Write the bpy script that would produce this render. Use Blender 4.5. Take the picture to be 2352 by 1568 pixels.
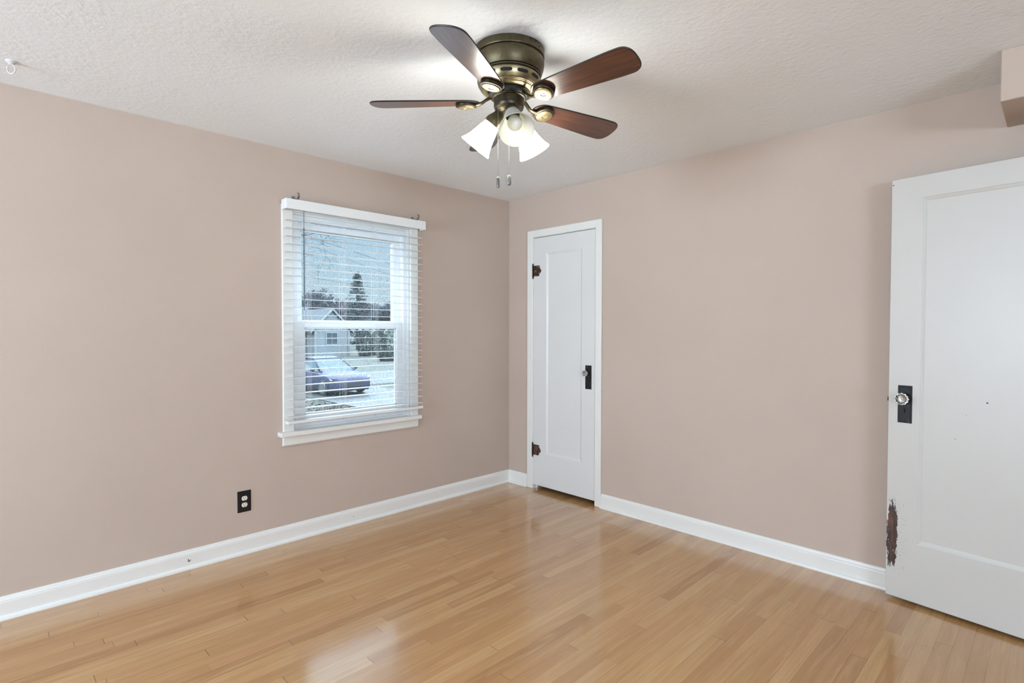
import bpy, bmesh, math, random
from mathutils import Vector, Matrix, noise as mnoise

for _o in list(bpy.data.objects):
    bpy.data.objects.remove(_o)
SC = bpy.context.scene
COL = SC.collection
PI = math.pi
H = 2.44            # ceiling height; room corner at x=0,y=0, room spans x<0,y<0

# ------------------------------------------------------------------ camera
def cam_matrix(yaw, pitch, roll, loc):
    cy, sy, cp, sp = math.cos(yaw), math.sin(yaw), math.cos(pitch), math.sin(pitch)
    fwd = Vector((cy*cp, sy*cp, sp)); right = Vector((sy, -cy, 0)); up = right.cross(fwd)
    cr, sr = math.cos(roll), math.sin(roll)
    r = cr*right + sr*up; u = -sr*right + cr*up
    m = Matrix.Identity(4)
    for i in range(3):
        m[i][0], m[i][1], m[i][2], m[i][3] = r[i], u[i], -fwd[i], loc[i]
    return m
cd = bpy.data.cameras.new('camera'); cam = bpy.data.objects.new('camera', cd); COL.objects.link(cam)
cd.sensor_width = 36.0; cd.lens = 36.0*1245.763/2352.0; cd.clip_start = 0.02; cd.clip_end = 500
cam.matrix_world = cam_matrix(0.791801, -0.0221404, 0.0015742, (-3.3086, -3.3872, 1.3284))
SC.camera = cam

# ------------------------------------------------------------------ view transform
SC.view_settings.view_transform = 'Standard'; SC.view_settings.look = 'None'
SC.view_settings.exposure = 0.20; SC.view_settings.gamma = 1.0; SC.view_settings.use_curve_mapping = False
try:
    SC.cycles.max_bounces = 10; SC.cycles.diffuse_bounces = 6; SC.cycles.transparent_max_bounces = 24
    SC.cycles.sample_clamp_indirect = 6.0; SC.cycles.caustics_refractive = False; SC.cycles.caustics_reflective = False
except Exception:
    pass

# ------------------------------------------------------------------ sky (overcast: brighter overhead than at the horizon)
SKY = 0.82
world = bpy.data.worlds.new('overcast_sky'); SC.world = world; world.use_nodes = True
nt = world.node_tree; nt.nodes.clear()
wo = nt.nodes.new('ShaderNodeOutputWorld'); wb = nt.nodes.new('ShaderNodeBackground')
tc = nt.nodes.new('ShaderNodeTexCoord'); sx = nt.nodes.new('ShaderNodeSeparateXYZ')
rp = nt.nodes.new('ShaderNodeValToRGB')
rp.color_ramp.elements[0].position = 0.0; rp.color_ramp.elements[0].color = (0.66, 0.84, 0.93, 1)
rp.color_ramp.elements[1].position = 1.0; rp.color_ramp.elements[1].color = (0.62, 0.74, 0.88, 1)
e = rp.color_ramp.elements.new(0.16); e.color = (0.50, 0.74, 0.92, 1)
st = nt.nodes.new('ShaderNodeMapRange'); st.interpolation_type = 'SMOOTHSTEP'
st.inputs['From Min'].default_value = 0.19; st.inputs['From Max'].default_value = 0.42
st.inputs['To Min'].default_value = 1.0; st.inputs['To Max'].default_value = 18.0
ml = nt.nodes.new('ShaderNodeMath'); ml.operation = 'MULTIPLY'; ml.inputs[1].default_value = SKY
nt.links.new(tc.outputs['Generated'], sx.inputs[0]); nt.links.new(sx.outputs['Z'], rp.inputs['Fac'])
nt.links.new(sx.outputs['Z'], st.inputs['Value']); nt.links.new(st.outputs['Result'], ml.inputs[0])
nt.links.new(ml.outputs[0], wb.inputs['Strength'])
nt.links.new(rp.outputs['Color'], wb.inputs['Color']); nt.links.new(wb.outputs[0], wo.inputs['Surface'])

# ------------------------------------------------------------------ added fill lights at two invented windows behind the camera
AREA_W = 122
def area(name, loc, direction, sx_, sy_, power, color):
    l = bpy.data.lights.new(name, 'AREA'); l.shape = 'RECTANGLE'; l.size = sx_; l.size_y = sy_
    l.energy = power; l.color = color
    o = bpy.data.objects.new(name, l); COL.objects.link(o); o.location = loc
    o.rotation_euler = Vector(direction).to_track_quat('-Z', 'Y').to_euler()
    return o
area('fill_light_side', (-7.48, -1.7, 1.40), (1, 0, 0.85), 2.1, 1.25, AREA_W*2.0, (0.77, 0.97, 1.19))  # added fill, aimed upward to brighten the ceiling
area('fill_light_rear', (-4.60, -8.08, 1.45), (0.25, 1, 0.85), 2.1, 1.25, AREA_W*1.75, (0.77, 0.97, 1.19))
_p = area('window_sky_portal', (-1.465, 0.135, 1.375), (0, -1, 0), 0.86, 1.36, 1.0, (1, 1, 1)); _p.data.cycles.is_portal = True
LAMP = 19.0         # emission of the lit frosted lamp shades

# ------------------------------------------------------------------ helpers
def nmat(name):
    m = bpy.data.materials.new(name); m.use_nodes = True
    n = m.node_tree.nodes; b = n.get('Principled BSDF')
    return m, m.node_tree, n, m.node_tree.links, b
def node(nt_, typ, **kw):
    n = nt_.nodes.new(typ)
    for k, v in kw.items(): setattr(n, k, v)
    return n
def math_(nt_, op, a, b=None, c=None):
    n = nt_.nodes.new('ShaderNodeMath'); n.operation = op
    for i, v in enumerate((a, b, c)):
        if v is None: continue
        if isinstance(v, (int, float)): n.inputs[i].default_value = v
        else: nt_.links.new(v, n.inputs[i])
    return n.outputs[0]
def ramp(nt_, fac, stops, interp='LINEAR'):
    r = nt_.nodes.new('ShaderNodeValToRGB'); r.color_ramp.interpolation = interp
    el = r.color_ramp.elements
    el[0].position, el[0].color = stops[0][0], (*stops[0][1], 1)
    el[1].position, el[1].color = stops[-1][0], (*stops[-1][1], 1)
    for p, c in stops[1:-1]:
        x = el.new(p); x.color = (*c, 1)
    nt_.links.new(fac, r.inputs['Fac']); return r.outputs['Color']
def mixc(nt_, fac, a, b, blend='MIX'):
    m = nt_.nodes.new('ShaderNodeMix'); m.data_type = 'RGBA'; m.blend_type = blend
    for sock, v in ((m.inputs[0], fac), (m.inputs[6], a), (m.inputs[7], b)):
        if isinstance(v, (int, float)): sock.default_value = v
        elif isinstance(v, tuple): sock.default_value = (*v, 1) if len(v) == 3 else v
        else: nt_.links.new(v, sock)
    return m.outputs[2]
def noise(nt_, vec, scale, detail=2.0, rough=0.5, dist=0.0):
    n = nt_.nodes.new('ShaderNodeTexNoise'); n.inputs['Scale'].default_value = scale
    n.inputs['Detail'].default_value = detail; n.inputs['Roughness'].default_value = rough
    n.inputs['Distortion'].default_value = dist
    if vec is not None: nt_.links.new(vec, n.inputs['Vector'])
    return n.outputs['Fac']
def objco(nt_):
    return nt_.nodes.new('ShaderNodeTexCoord').outputs['Object']
def vscale(nt_, vec, s):
    m = nt_.nodes.new('ShaderNodeMapping'); m.inputs['Scale'].default_value = s
    nt_.links.new(vec, m.inputs['Vector']); return m.outputs[0]
def bump(nt_, b, h, strength, dist):
    k = nt_.nodes.new('ShaderNodeBump'); k.inputs['Strength'].default_value = strength
    k.inputs['Distance'].default_value = dist
    nt_.links.new(h, k.inputs['Height']); nt_.links.new(k.outputs[0], b.inputs['Normal'])
def simple(name, col, rough=0.5, metal=0.0, var=0.0, vscale_=8.0, spec=0.5):
    m, t, n, l, b = nmat(name)
    b.inputs['Roughness'].default_value = rough; b.inputs['Metallic'].default_value = metal
    b.inputs['Specular IOR Level'].default_value = spec
    if var > 0:
        f = noise(t, objco(t), vscale_, 3)
        c = ramp(t, f, [(0.3, tuple(max(0, x*(1-var)) for x in col)), (0.7, tuple(min(1, x*(1+var)) for x in col))])
        l.new(c, b.inputs['Base Color'])
    else:
        b.inputs['Base Color'].default_value = (*col, 1)
    return m

class MB:
    """collects shapes (world coordinates) and links them as ONE mesh object"""
    def __init__(self): self.bm = bmesh.new()
    def box(self, lo, hi, bev=0.0, seg=1):
        r = bmesh.ops.create_cube(self.bm, size=1.0); vs = r['verts']
        lo, hi = [min(a, b) for a, b in zip(lo, hi)], [max(a, b) for a, b in zip(lo, hi)]
        for v in vs:
            v.co = Vector([lo[i] + (v.co[i]+0.5)*(hi[i]-lo[i]) for i in range(3)])
        if bev > 0:
            es = list({e_ for v in vs for e_ in v.link_edges})
            bmesh.ops.bevel(self.bm, geom=es, offset=bev, segments=seg, affect='EDGES', profile=0.5)
        return self
    def lathe(self, prof, seg=48, mtx=None, flute=None):
        rings = []
        for (r, z) in prof:
            ring = []
            if r <= 1e-6:
                ring = [self.bm.verts.new((0, 0, z))]
            else:
                for i in range(seg):
                    a = 2*PI*i/seg; rr = r*(flute(a) if flute else 1)
                    ring.append(self.bm.verts.new((rr*math.cos(a), rr*math.sin(a), z)))
            rings.append(ring)
        for A, B in zip(rings[:-1], rings[1:]):
            for i in range(seg):
                j = (i+1) % seg
                if len(A) == 1 and len(B) == 1: continue
                if len(A) == 1: f = (A[0], B[j], B[i])
                elif len(B) == 1: f = (A[i], A[j], B[0])
                else: f = (A[i], A[j], B[j], B[i])
                self.bm.faces.new(f)
        if mtx is not None:
            for ring in rings:
                for v in ring: v.co = mtx @ v.co
        return self
    def tube(self, pts, rad, seg=10, flat=1.0, caps=True):
        pts = [Vector(p) for p in pts]; n = len(pts)
        rads = rad if isinstance(rad, (list, tuple)) else [rad]*n
        rings = []; prevn = None
        for i, p in enumerate(pts):
            t = (pts[min(i+1, n-1)]-pts[max(i-1, 0)]).normalized()
            ref = Vector((0, 0, 1)) if abs(t.z) < 0.95 else Vector((1, 0, 0))
            if prevn is not None: a = (prevn - t*prevn.dot(t)).normalized()
            else: a = t.cross(ref).normalized()
            prevn = a; b = t.cross(a).normalized()
            rings.append([self.bm.verts.new(p + rads[i]*(math.cos(2*PI*k/seg)*a + flat*math.sin(2*PI*k/seg)*b)) for k in range(seg)])
        for A, B in zip(rings[:-1], rings[1:]):
            for i in range(seg):
                j = (i+1) % seg; self.bm.faces.new((A[i], A[j], B[j], B[i]))
        if caps:
            self.bm.faces.new(list(reversed(rings[0]))); self.bm.faces.new(rings[-1])
        return self
    def sphere(self, c, r, seg=12, scale=(1, 1, 1)):
        res = bmesh.ops.create_uvsphere(self.bm, u_segments=seg, v_segments=max(6, seg*2//3), radius=r)
        for v in res['verts']: v.co = Vector((v.co.x*scale[0], v.co.y*scale[1], v.co.z*scale[2])) + Vector(c)
        return self
    def prism(self, pts, off, mtx=None):
        """closed planar outline pts (3D) extruded by vector off"""
        off = Vector(off); n = len(pts)
        A = [self.bm.verts.new(Vector(p)) for p in pts]; B = [self.bm.verts.new(Vector(p)+off) for p in pts]
        self.bm.faces.new(list(reversed(A))); self.bm.faces.new(B)
        for i in range(n):
            j = (i+1) % n; self.bm.faces.new((A[i], A[j], B[j], B[i]))
        if mtx is not None:
            for v in A+B: v.co = mtx @ v.co
        return self
    def quad(self, *p):
        self.bm.faces.new([self.bm.verts.new(Vector(q)) for q in p]); return self
    def build(self, name, mat, parent=None, smooth=False, local=False, label=None, loc=None):
        bmesh.ops.recalc_face_normals(self.bm, faces=self.bm.faces)
        me = bpy.data.meshes.new(name); self.bm.to_mesh(me); self.bm.free()
        o = bpy.data.objects.new(name, me); COL.objects.link(o)
        me.materials.append(mat)
        if smooth is not False:
            ang = 0.6 if smooth is True else smooth
            for p_ in me.polygons: p_.use_smooth = True
            try: me.set_sharp_from_angle(angle=ang)
            except Exception: pass
        if parent is not None:
            if not local:
                me.transform(WM[parent].inverted())
            o.parent = parent; WM[o] = WM[parent].copy()
        elif loc is not None:
            me.transform(Matrix.Translation(-Vector(loc))); o.location = loc; WM[o] = Matrix.Translation(loc)
        else:
            WM[o] = Matrix.Identity(4)
        if label: o['label'] = label
        return o
WM = {}
def tag(o, label, cat, group=None, kind=None):
    o['label'] = label; o['category'] = cat
    if group: o['group'] = group
    if kind: o['kind'] = kind
    return o
def empty(name, loc=(0, 0, 0), rotz=0.0, mtx=None):
    o = bpy.data.objects.new(name, None); COL.objects.link(o); o.empty_display_size = 0.1
    m = mtx if mtx is not None else Matrix.Translation(loc) @ Matrix.Rotation(rotz, 4, 'Z')
    o.matrix_world = m; WM[o] = m.copy(); return o
def copy_part(src, parent, loc=None, rot=None):
    c = src.copy(); COL.objects.link(c); c.parent = parent
    if loc is not None: c.location = loc
    if rot is not None: c.rotation_euler = rot
    WM[c] = WM[parent].copy()
    return c

# ------------------------------------------------------------------ materials of the room
def wall_mat():
    m, t, n, l, b = nmat('dusty_pink_wall_paint')
    co = objco(t)
    f = noise(t, co, 1.7, 3)
    l.new(ramp(t, f, [(0.3, (0.504, 0.411, 0.346)), (0.7, (0.530, 0.433, 0.366))]), b.inputs['Base Color'])
    b.inputs['Roughness'].default_value = 0.62; b.inputs['Specular IOR Level'].default_value = 0.25
    bump(t, b, noise(t, co, 130, 3, 0.6), 0.22, 0.002)
    return m
M_WALL = wall_mat()
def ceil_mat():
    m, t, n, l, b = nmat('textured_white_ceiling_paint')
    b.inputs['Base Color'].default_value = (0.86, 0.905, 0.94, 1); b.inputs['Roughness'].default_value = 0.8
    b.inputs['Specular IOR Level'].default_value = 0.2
    co = objco(t)
    v = node(t, 'ShaderNodeTexVoronoi', feature='SMOOTH_F1'); v.inputs['Scale'].default_value = 42
    d = node(t, 'ShaderNodeMix', data_type='VECTOR'); d.inputs[0].default_value = 0.06
    nz = node(t, 'ShaderNodeTexNoise'); nz.inputs['Scale'].default_value = 9; l.new(co, nz.inputs['Vector'])
    l.new(co, d.inputs[4]); l.new(nz.outputs['Color'], d.inputs[5]); l.new(d.outputs[1], v.inputs['Vector'])
    h1 = noise(t, co, 58, 5, 0.62, 0.6)
    hh = math_(t, 'ADD', math_(t, 'MULTIPLY', v.outputs['Distance'], 0.8), math_(t, 'MULTIPLY', h1, 1.3))
    patch = ramp(t, noise(t, co, 2.2, 2), [(0.35, (0.35,)*3), (0.65, (1.0,)*3)])
    bump(t, b, math_(t, 'MULTIPLY', hh, patch), 0.28, 0.007)
    return m
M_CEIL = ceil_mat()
M_TRIM = simple('white_trim_paint', (0.78, 0.770, 0.735), 0.33, var=0.012, vscale_=5)
M_VINYL = simple('white_vinyl', (0.82, 0.83, 0.84), 0.3)
M_SLAT = simple('white_blind_slat', (0.82, 0.83, 0.83), 0.38)
M_DARK = simple('closet_shade_black', (0.02, 0.018, 0.016), 0.9)  # near-black colour stands in for shade inside the closet
M_CORD = simple('white_cord', (0.75, 0.76, 0.77), 0.7)
def clear_mat(name, tint, rough=0.03, amount=0.6):
    m, t, n, l, b = nmat(name)
    tr = node(t, 'ShaderNodeBsdfTransparent'); tr.inputs[0].default_value = (*tint, 1)
    gl = node(t, 'ShaderNodeBsdfGlossy'); gl.inputs['Roughness'].default_value = rough
    mx = node(t, 'ShaderNodeMixShader'); fr = node(t, 'ShaderNodeFresnel'); fr.inputs[0].default_value = 1.5
    l.new(math_(t, 'MULTIPLY', fr.outputs[0], amount), mx.inputs[0])
    l.new(tr.outputs[0], mx.inputs[1]); l.new(gl.outputs[0], mx.inputs[2])
    l.new(mx.outputs[0], n['Material Output'].inputs['Surface'])
    return m
M_WAND = clear_mat('clear_plastic', (0.55, 0.60, 0.65), 0.1, 1.5)
M_PANE = clear_mat('clear_glass', (0.97, 0.98, 0.98))

def wet_glass():
    m, t, n, l, b = nmat('rain_spotted_glass')
    co = objco(t)
    vo = node(t, 'ShaderNodeTexVoronoi'); vo.inputs['Scale'].default_value = 360; vo.inputs['Randomness'].default_value = 1.0
    l.new(co, vo.inputs['Vector'])
    sep = node(t, 'ShaderNodeSeparateColor'); l.new(vo.outputs['Color'], sep.inputs[0])
    size = math_(t, 'MULTIPLY', sep.outputs[0], 0.62)
    drop = math_(t, 'LESS_THAN', vo.outputs['Distance'], size)
    sz = node(t, 'ShaderNodeSeparateXYZ'); l.new(co, sz.inputs[0])
    # the spots thin out towards the sheltered top of the window
    dens = node(t, 'ShaderNodeMapRange'); dens.inputs['From Min'].default_value = 1.95; dens.inputs['From Max'].default_value = 1.45
    dens.inputs['To Min'].default_value = 0.06; dens.inputs['To Max'].default_value = 0.80
    l.new(sz.outputs['Z'], dens.inputs['Value'])
    on = math_(t, 'LESS_THAN', sep.outputs[1], dens.outputs['Result'])
    mask = math_(t, 'MULTIPLY', drop, on)
    bp = node(t, 'ShaderNodeBump'); bp.inputs['Strength'].default_value = 1.0; bp.inputs['Distance'].default_value = 0.004
    l.new(math_(t, 'MULTIPLY', vo.outputs['Distance'], -1.0), bp.inputs['Height'])
    rf = node(t, 'ShaderNodeBsdfRefraction'); rf.inputs['Color'].default_value = (0.46, 0.49, 0.51, 1); rf.inputs['IOR'].default_value = 1.17; rf.inputs['Roughness'].default_value = 0.0
    l.new(bp.outputs[0], rf.inputs['Normal'])
    tr = node(t, 'ShaderNodeBsdfTransparent'); tr.inputs[0].default_value = (0.97, 0.985, 0.985, 1)
    gl = node(t, 'ShaderNodeBsdfGlossy'); gl.inputs['Roughness'].default_value = 0.02
    fr = node(t, 'ShaderNodeFresnel'); fr.inputs[0].default_value = 1.45
    m1 = node(t, 'ShaderNodeMixShader'); l.new(fr.outputs[0], m1.inputs[0]); l.new(tr.outputs[0], m1.inputs[1]); l.new(gl.outputs[0], m1.inputs[2])
    m2 = node(t, 'ShaderNodeMixShader'); l.new(mask, m2.inputs[0]); l.new(m1.outputs[0], m2.inputs[1]); l.new(rf.outputs[0], m2.inputs[2])
    l.new(m2.outputs[0], n['Material Output'].inputs['Surface'])
    return m
M_WET = wet_glass()

def floor_mat():
    m, t, n, l, b = nmat('oak_strip_floor')
    co = objco(t); s = node(t, 'ShaderNodeSeparateXYZ'); l.new(co, s.inputs[0])
    X, Y = s.outputs['X'], s.outputs['Y']
    W = 0.0572
    yr = math_(t, 'DIVIDE', Y, W); row = math_(t, 'FLOOR', yr); fy = math_(t, 'FRACT', yr)
    wn = node(t, 'ShaderNodeTexWhiteNoise', noise_dimensions='1D'); l.new(row, wn.inputs['W'])
    sr = node(t, 'ShaderNodeSeparateColor'); l.new(wn.outputs['Color'], sr.inputs[0])
    L = math_(t, 'ADD', 0.65, math_(t, 'MULTIPLY', sr.outputs[0], 1.25))
    xo = math_(t, 'ADD', math_(t, 'DIVIDE', X, L), math_(t, 'MULTIPLY', sr.outputs[1], 37.0))
    # uneven board lengths: warp the running coordinate
    brd = math_(t, 'FLOOR', xo); fx = math_(t, 'FRACT', xo)
    cv = node(t, 'ShaderNodeCombineXYZ'); l.new(row, cv.inputs[0]); l.new(brd, cv.inputs[1])
    w2 = node(t, 'ShaderNodeTexWhiteNoise', noise_dimensions='3D'); l.new(cv.outputs[0], w2.inputs['Vector'])
    sb = node(t, 'ShaderNodeSeparateColor'); l.new(w2.outputs['Color'], sb.inputs[0])
    base = ramp(t, sb.outputs[0], [(0.0, (0.380, 0.190, 0.068)), (0.15, (0.460, 0.244, 0.092)), (0.40, (0.510, 0.284, 0.112)),
                                   (0.65, (0.530, 0.304, 0.122)), (0.88, (0.590, 0.370, 0.160)), (1.0, (0.520, 0.278, 0.122))])
    # long straight grain, different in every board
    gv = node(t, 'ShaderNodeCombineXYZ')
    l.new(math_(t, 'ADD', math_(t, 'MULTIPLY', X, 1.6), math_(t, 'MULTIPLY', sb.outputs[1], 60.0)), gv.inputs[0])
    l.new(math_(t, 'MULTIPLY', Y, 95.0), gv.inputs[1]); l.new(math_(t, 'MULTIPLY', sb.outputs[2], 40.0), gv.inputs[2])
    g1 = noise(t, gv.outputs[0], 1.0, 6, 0.68, 0.35)
    gv2 = vscale(t, gv.outputs[0], (2.2, 3.2, 1.0)); g2 = noise(t, gv2, 1.5, 4, 0.65)
    col = mixc(t, ramp(t, g1, [(0.38, (0.0,)*3), (0.78, (0.42,)*3)]), base, (0.315, 0.155, 0.062))
    col = mixc(t, ramp(t, g2, [(0.45, (0.0,)*3), (0.85, (0.35,)*3)]), col, (0.27, 0.135, 0.058))
    # slow colour drift along each board
    gv3 = node(t, 'ShaderNodeCombineXYZ')
    l.new(math_(t, 'ADD', math_(t, 'MULTIPLY', X, 2.4), math_(t, 'MULTIPLY', sb.outputs[2], 90.0)), gv3.inputs[0])
    l.new(math_(t, 'MULTIPLY', Y, 30.0), gv3.inputs[1]); l.new(math_(t, 'MULTIPLY', sb.outputs[1], 70.0), gv3.inputs[2])
    d1_ = noise(t, gv3.outputs[0], 1.0, 4, 0.6, 0.8)
    col = mixc(t, ramp(t, d1_, [(0.45, (0.0,)*3), (0.70, (0.55,)*3)]), col, (0.415, 0.205, 0.082))
    col = mixc(t, ramp(t, noise(t, vscale(t, gv3.outputs[0], (1.0, 0.8, 1.7)), 1.2, 3, 0.6, 0.6), [(0.50, (0.0,)*3), (0.75, (0.55,)*3)]), col, (0.600, 0.385, 0.180))
    # broad warm and pinkish drift
    col = mixc(t, ramp(t, noise(t, co, 1.3, 2), [(0.35, (0.0,)*3), (0.75, (0.25,)*3)]), col, (0.50, 0.26, 0.135))
    # scattered dark mineral streaks
    k1 = noise(t, vscale(t, gv.outputs[0], (2.0, 0.9, 1.0)), 1.9, 3, 0.55)
    col = mixc(t, ramp(t, k1, [(0.72, (0.0,)*3), (0.80, (0.6,)*3)]), col, (0.13, 0.065, 0.03))
    # seams and end joints
    dy = math_(t, 'MINIMUM', fy, math_(t, 'SUBTRACT', 1.0, fy))
    seamw = math_(t, 'ADD', 0.004, math_(t, 'MULTIPLY', noise(t, vscale(t, co, (2.2, 17.5, 1.0)), 1.0, 2), 0.020))
    seam = math_(t, 'LESS_THAN', dy, seamw)
    dx = math_(t, 'MULTIPLY', math_(t, 'MINIMUM', fx, math_(t, 'SUBTRACT', 1.0, fx)), L)
    joint = math_(t, 'LESS_THAN', dx, math_(t, 'MULTIPLY', sb.outputs[2], 0.0019))
    sdark = math_(t, 'MULTIPLY', seam, ramp(t, noise(t, vscale(t, co, (1.6, 17.5, 1.0)), 1.3, 2), [(0.42, (0.16,)*3), (0.66, (0.85,)*3)]))
    col = mixc(t, math_(t, 'MAXIMUM', math_(t, 'MULTIPLY', sdark, 0.8), math_(t, 'MULTIPLY', joint, 0.75)), col, (0.10, 0.05, 0.022))
    # scuffs near the open door and at mid floor
    def spot(cx, cy, rx, ry, th):
        ddx = math_(t, 'DIVIDE', math_(t, 'SUBTRACT', X, cx), rx); ddy = math_(t, 'DIVIDE', math_(t, 'SUBTRACT', Y, cy), ry)
        rr = math_(t, 'ADD', math_(t, 'MULTIPLY', ddx, ddx), math_(t, 'MULTIPLY', ddy, ddy))
        f = math_(t, 'SUBTRACT', 1.0, rr)
        return math_(t, 'MULTIPLY', math_(t, 'GREATER_THAN', math_(t, 'ADD', f, math_(t, 'MULTIPLY', math_(t, 'SUBTRACT', noise(t, co, 70, 3), 0.5), 3.0)), th), 0.35)
    sc_ = math_(t, 'MAXIMUM', spot(-0.50, -3.02, 0.05, 0.10, 1.15), spot(-1.17, -1.47, 0.05, 0.03, 1.0))
    col = mixc(t, sc_, col, (0.17, 0.10, 0.06))
    l.new(col, b.inputs['Base Color'])
    l.new(ramp(t, noise(t, co, 6, 3), [(0.3, (0.19,)*3), (0.7, (0.27,)*3)]), b.inputs['Roughness'])
    b.inputs['Specular IOR Level'].default_value = 0.28; b.inputs['Coat Weight'].default_value = 0.9; b.inputs['Coat Roughness'].default_value = 0.13
    hgt = math_(t, 'SUBTRACT', math_(t, 'MULTIPLY', g2, 0.15), math_(t, 'MAXIMUM', seam, joint))
    bump(t, b, hgt, 0.12, 0.001)
    return m
M_FLOOR = floor_mat()

# ------------------------------------------------------------------ room shell
XB, YB = -7.4, -8.0      # unseen ends of the room, set back to even out the light
WX0, WX1, WZ0, WZ1 = -1.90, -1.03, 0.690, 2.060    # window opening in the left wall
DY0, DY1, DZ1 = -0.296, -0.938, 2.088              # closet door opening in the right wall
T = 0.14
tag(MB().box((XB-T, YB-T, -0.10), (1.5, T, 0.0)).build('floor', M_FLOOR), 'narrow light oak strip wood floor running along the window wall', 'floor', kind='structure')
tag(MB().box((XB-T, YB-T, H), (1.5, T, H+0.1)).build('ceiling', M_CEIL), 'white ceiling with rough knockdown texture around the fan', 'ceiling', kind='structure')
w = MB().box((XB-T, 0, 0), (WX0, T, H)).box((WX1, 0, 0), (T, T, H)).box((WX0, 0, 0), (WX1, T, WZ0)).box((WX0, 0, WZ1), (WX1, T, H))
tag(w.build('wall_left', M_WALL), 'dusty pink painted wall holding the window with blinds', 'wall', kind='structure')
w = MB().box((0, 0, 0), (T, DY0, H)).box((0, DY1, 0), (T, -3.62, H)).box((0, DY0, DZ1), (T, DY1, H))
tag(w.build('wall_right', M_WALL), 'dusty pink painted wall holding the narrow closet door', 'wall', kind='structure')
# return and doorway wall beyond the open door
w = MB().box((-0.20, -3.62, 0), (T, -3.70, H)).box((-0.20, -4.44, 0), (0.0, YB, H)).box((-0.20, -3.70, 2.08), (0.0, -4.44, H))
tag(w.build('wall_near', M_WALL), 'dusty pink wall with the doorway of the open door', 'wall', kind='structure')
# unseen side and rear walls, window openings added for the fill lights
def wall_with_hole(name, axis, pos, a0, a1, h0, h1, z0, z1, lab):
    m = MB()
    def bx(p0, p1, q0, q1):
        if axis == 'x': m.box((pos-T, p0, q0), (pos, p1, q1))
        else: m.box((p0, pos-T, q0), (p1, pos, q1))
    bx(a0, h0, 0, H); bx(h1, a1, 0, H); bx(h0, h1, 0, z0); bx(h0, h1, z1, H)
    return tag(m.build(name, M_WALL), lab, 'wall', kind='structure')
wall_with_hole('wall_side', 'x', XB, YB-T, T, -2.80, -0.60, 0.72, 2.08, 'dusty pink wall opposite the closet with a wide window added for fill light')
wall_with_hole('wall_rear', 'y', YB, XB-T, T, -5.70, -3.50, 0.77, 2.13, 'dusty pink wall behind the viewer with a wide window added for fill light')
def plain_window(name, axis, pos, a0, a1, z0, z1, lab):  # unseen windows, added only to carry the fill lights
    r = empty(name, ((pos, (a0+a1)/2, z0) if axis == 'x' else ((a0+a1)/2, pos, z0)))
    f = MB(); c = 0.05
    def bx(m, p0, p1, q0, q1, d0, d1):
        if axis == 'x': m.box((pos+d0, p0, q0), (pos+d1, p1, q1))
        else: m.box((p0, pos+d0, q0), (p1, pos+d1, q1))
    for p0, p1, q0, q1 in ((a0, a0+c, z0, z1), (a1-c, a1, z0, z1), (a0+c, a1-c, z0, z0+c), (a0+c, a1-c, z1-c, z1), ((a0+a1)/2-0.025, (a0+a1)/2+0.025, z0+c, z1-c)):
        bx(f, p0, p1, q0, q1, -0.04, 0.0)
    f.build('window_frame', M_VINYL, r)
    g = MB(); bx(g, a0+c, (a0+a1)/2-0.025, z0+c, z1-c, -0.025, -0.02); bx(g, (a0+a1)/2+0.025, a1-c, z0+c, z1-c, -0.025, -0.02)
    g.build('window_pane', M_PANE, r)
    return tag(r, lab, 'window', kind='structure')
plain_window('added_window_2', 'x', XB, -2.80, -0.60, 0.72, 2.08, 'wide white window added for fill light in the wall opposite the closet')
plain_window('added_window_3', 'y', YB, -5.70, -3.50, 0.77, 2.13, 'wide white window added for fill light in the wall behind the viewer')
# closet and hall enclosures (closet coloured near-black as shade behind the door gaps)
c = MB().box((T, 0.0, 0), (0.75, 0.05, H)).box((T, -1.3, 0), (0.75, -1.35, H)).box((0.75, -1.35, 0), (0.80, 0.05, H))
tag(c.build('wall_closet', M_DARK), 'inside of the closet, shade painted as black, behind the narrow door', 'wall', kind='structure')
c = MB().box((1.30, -3.5, 0), (1.38, YB, H)).box((T, -3.5, 0), (1.38, -3.58, H))
tag(c.build('wall_hall', M_WALL), 'hallway wall beyond the open doorway', 'wall', kind='structure')
# soffit along the top of the right wall
tag(MB().box((-0.395, -3.200, 2.238), (0.0, -3.62, H), 0.003).build('wall_soffit', M_WALL), 'pink boxed soffit under the ceiling above the open door', 'soffit', kind='structure')

# baseboards: flat board with eased top and a shoe moulding at the floor
BH = 0.104
def baseboard(name, a, b_, inward, lab):
    a = Vector((*a, 0)); b_ = Vector((*b_, 0)); n = Vector((*inward, 0))
    prof = [(0, 0), (0.030, 0), (0.030, 0.006), (0.0275, 0.013), (0.022, 0.018), (0.0155, 0.020), (0.0155, 0.078), (0.0145, 0.083), (0.0145, 0.087),
            (0.010, 0.092), (0.0085, 0.098), (0.005, BH), (0, BH)]
    pts = [a + n*d + Vector((0, 0, z)) for d, z in prof]
    o = MB().prism(pts, b_-a).build(name, M_TRIM)
    return tag(o, lab, 'baseboard', kind='structure')
bl = baseboard('baseboard_left', (XB, 0), (0, 0), (0, -1), 'white baseboard with shoe moulding along the window wall')
baseboard('baseboard_right', (0, 0), (0, -0.233), (-1, 0), 'short white baseboard between the room corner and the closet door')
baseboard('baseboard_right', (0, -0.993), (0, -3.62), (-1, 0), 'long white baseboard between the closet door and the open door')
M_CHIP = simple('bare_dark_wood', (0.06, 0.022, 0.012), 0.7)
ch = MB()
ch.prism([(-2.497, -0.0154, 0.043), (-2.488, -0.0154, 0.0405), (-2.481, -0.0154, 0.047), (-2.480, -0.0154, 0.051), (-2.486, -0.0154, 0.048), (-2.497, -0.0154, 0.0455)], (0, -0.0005, 0))
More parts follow.
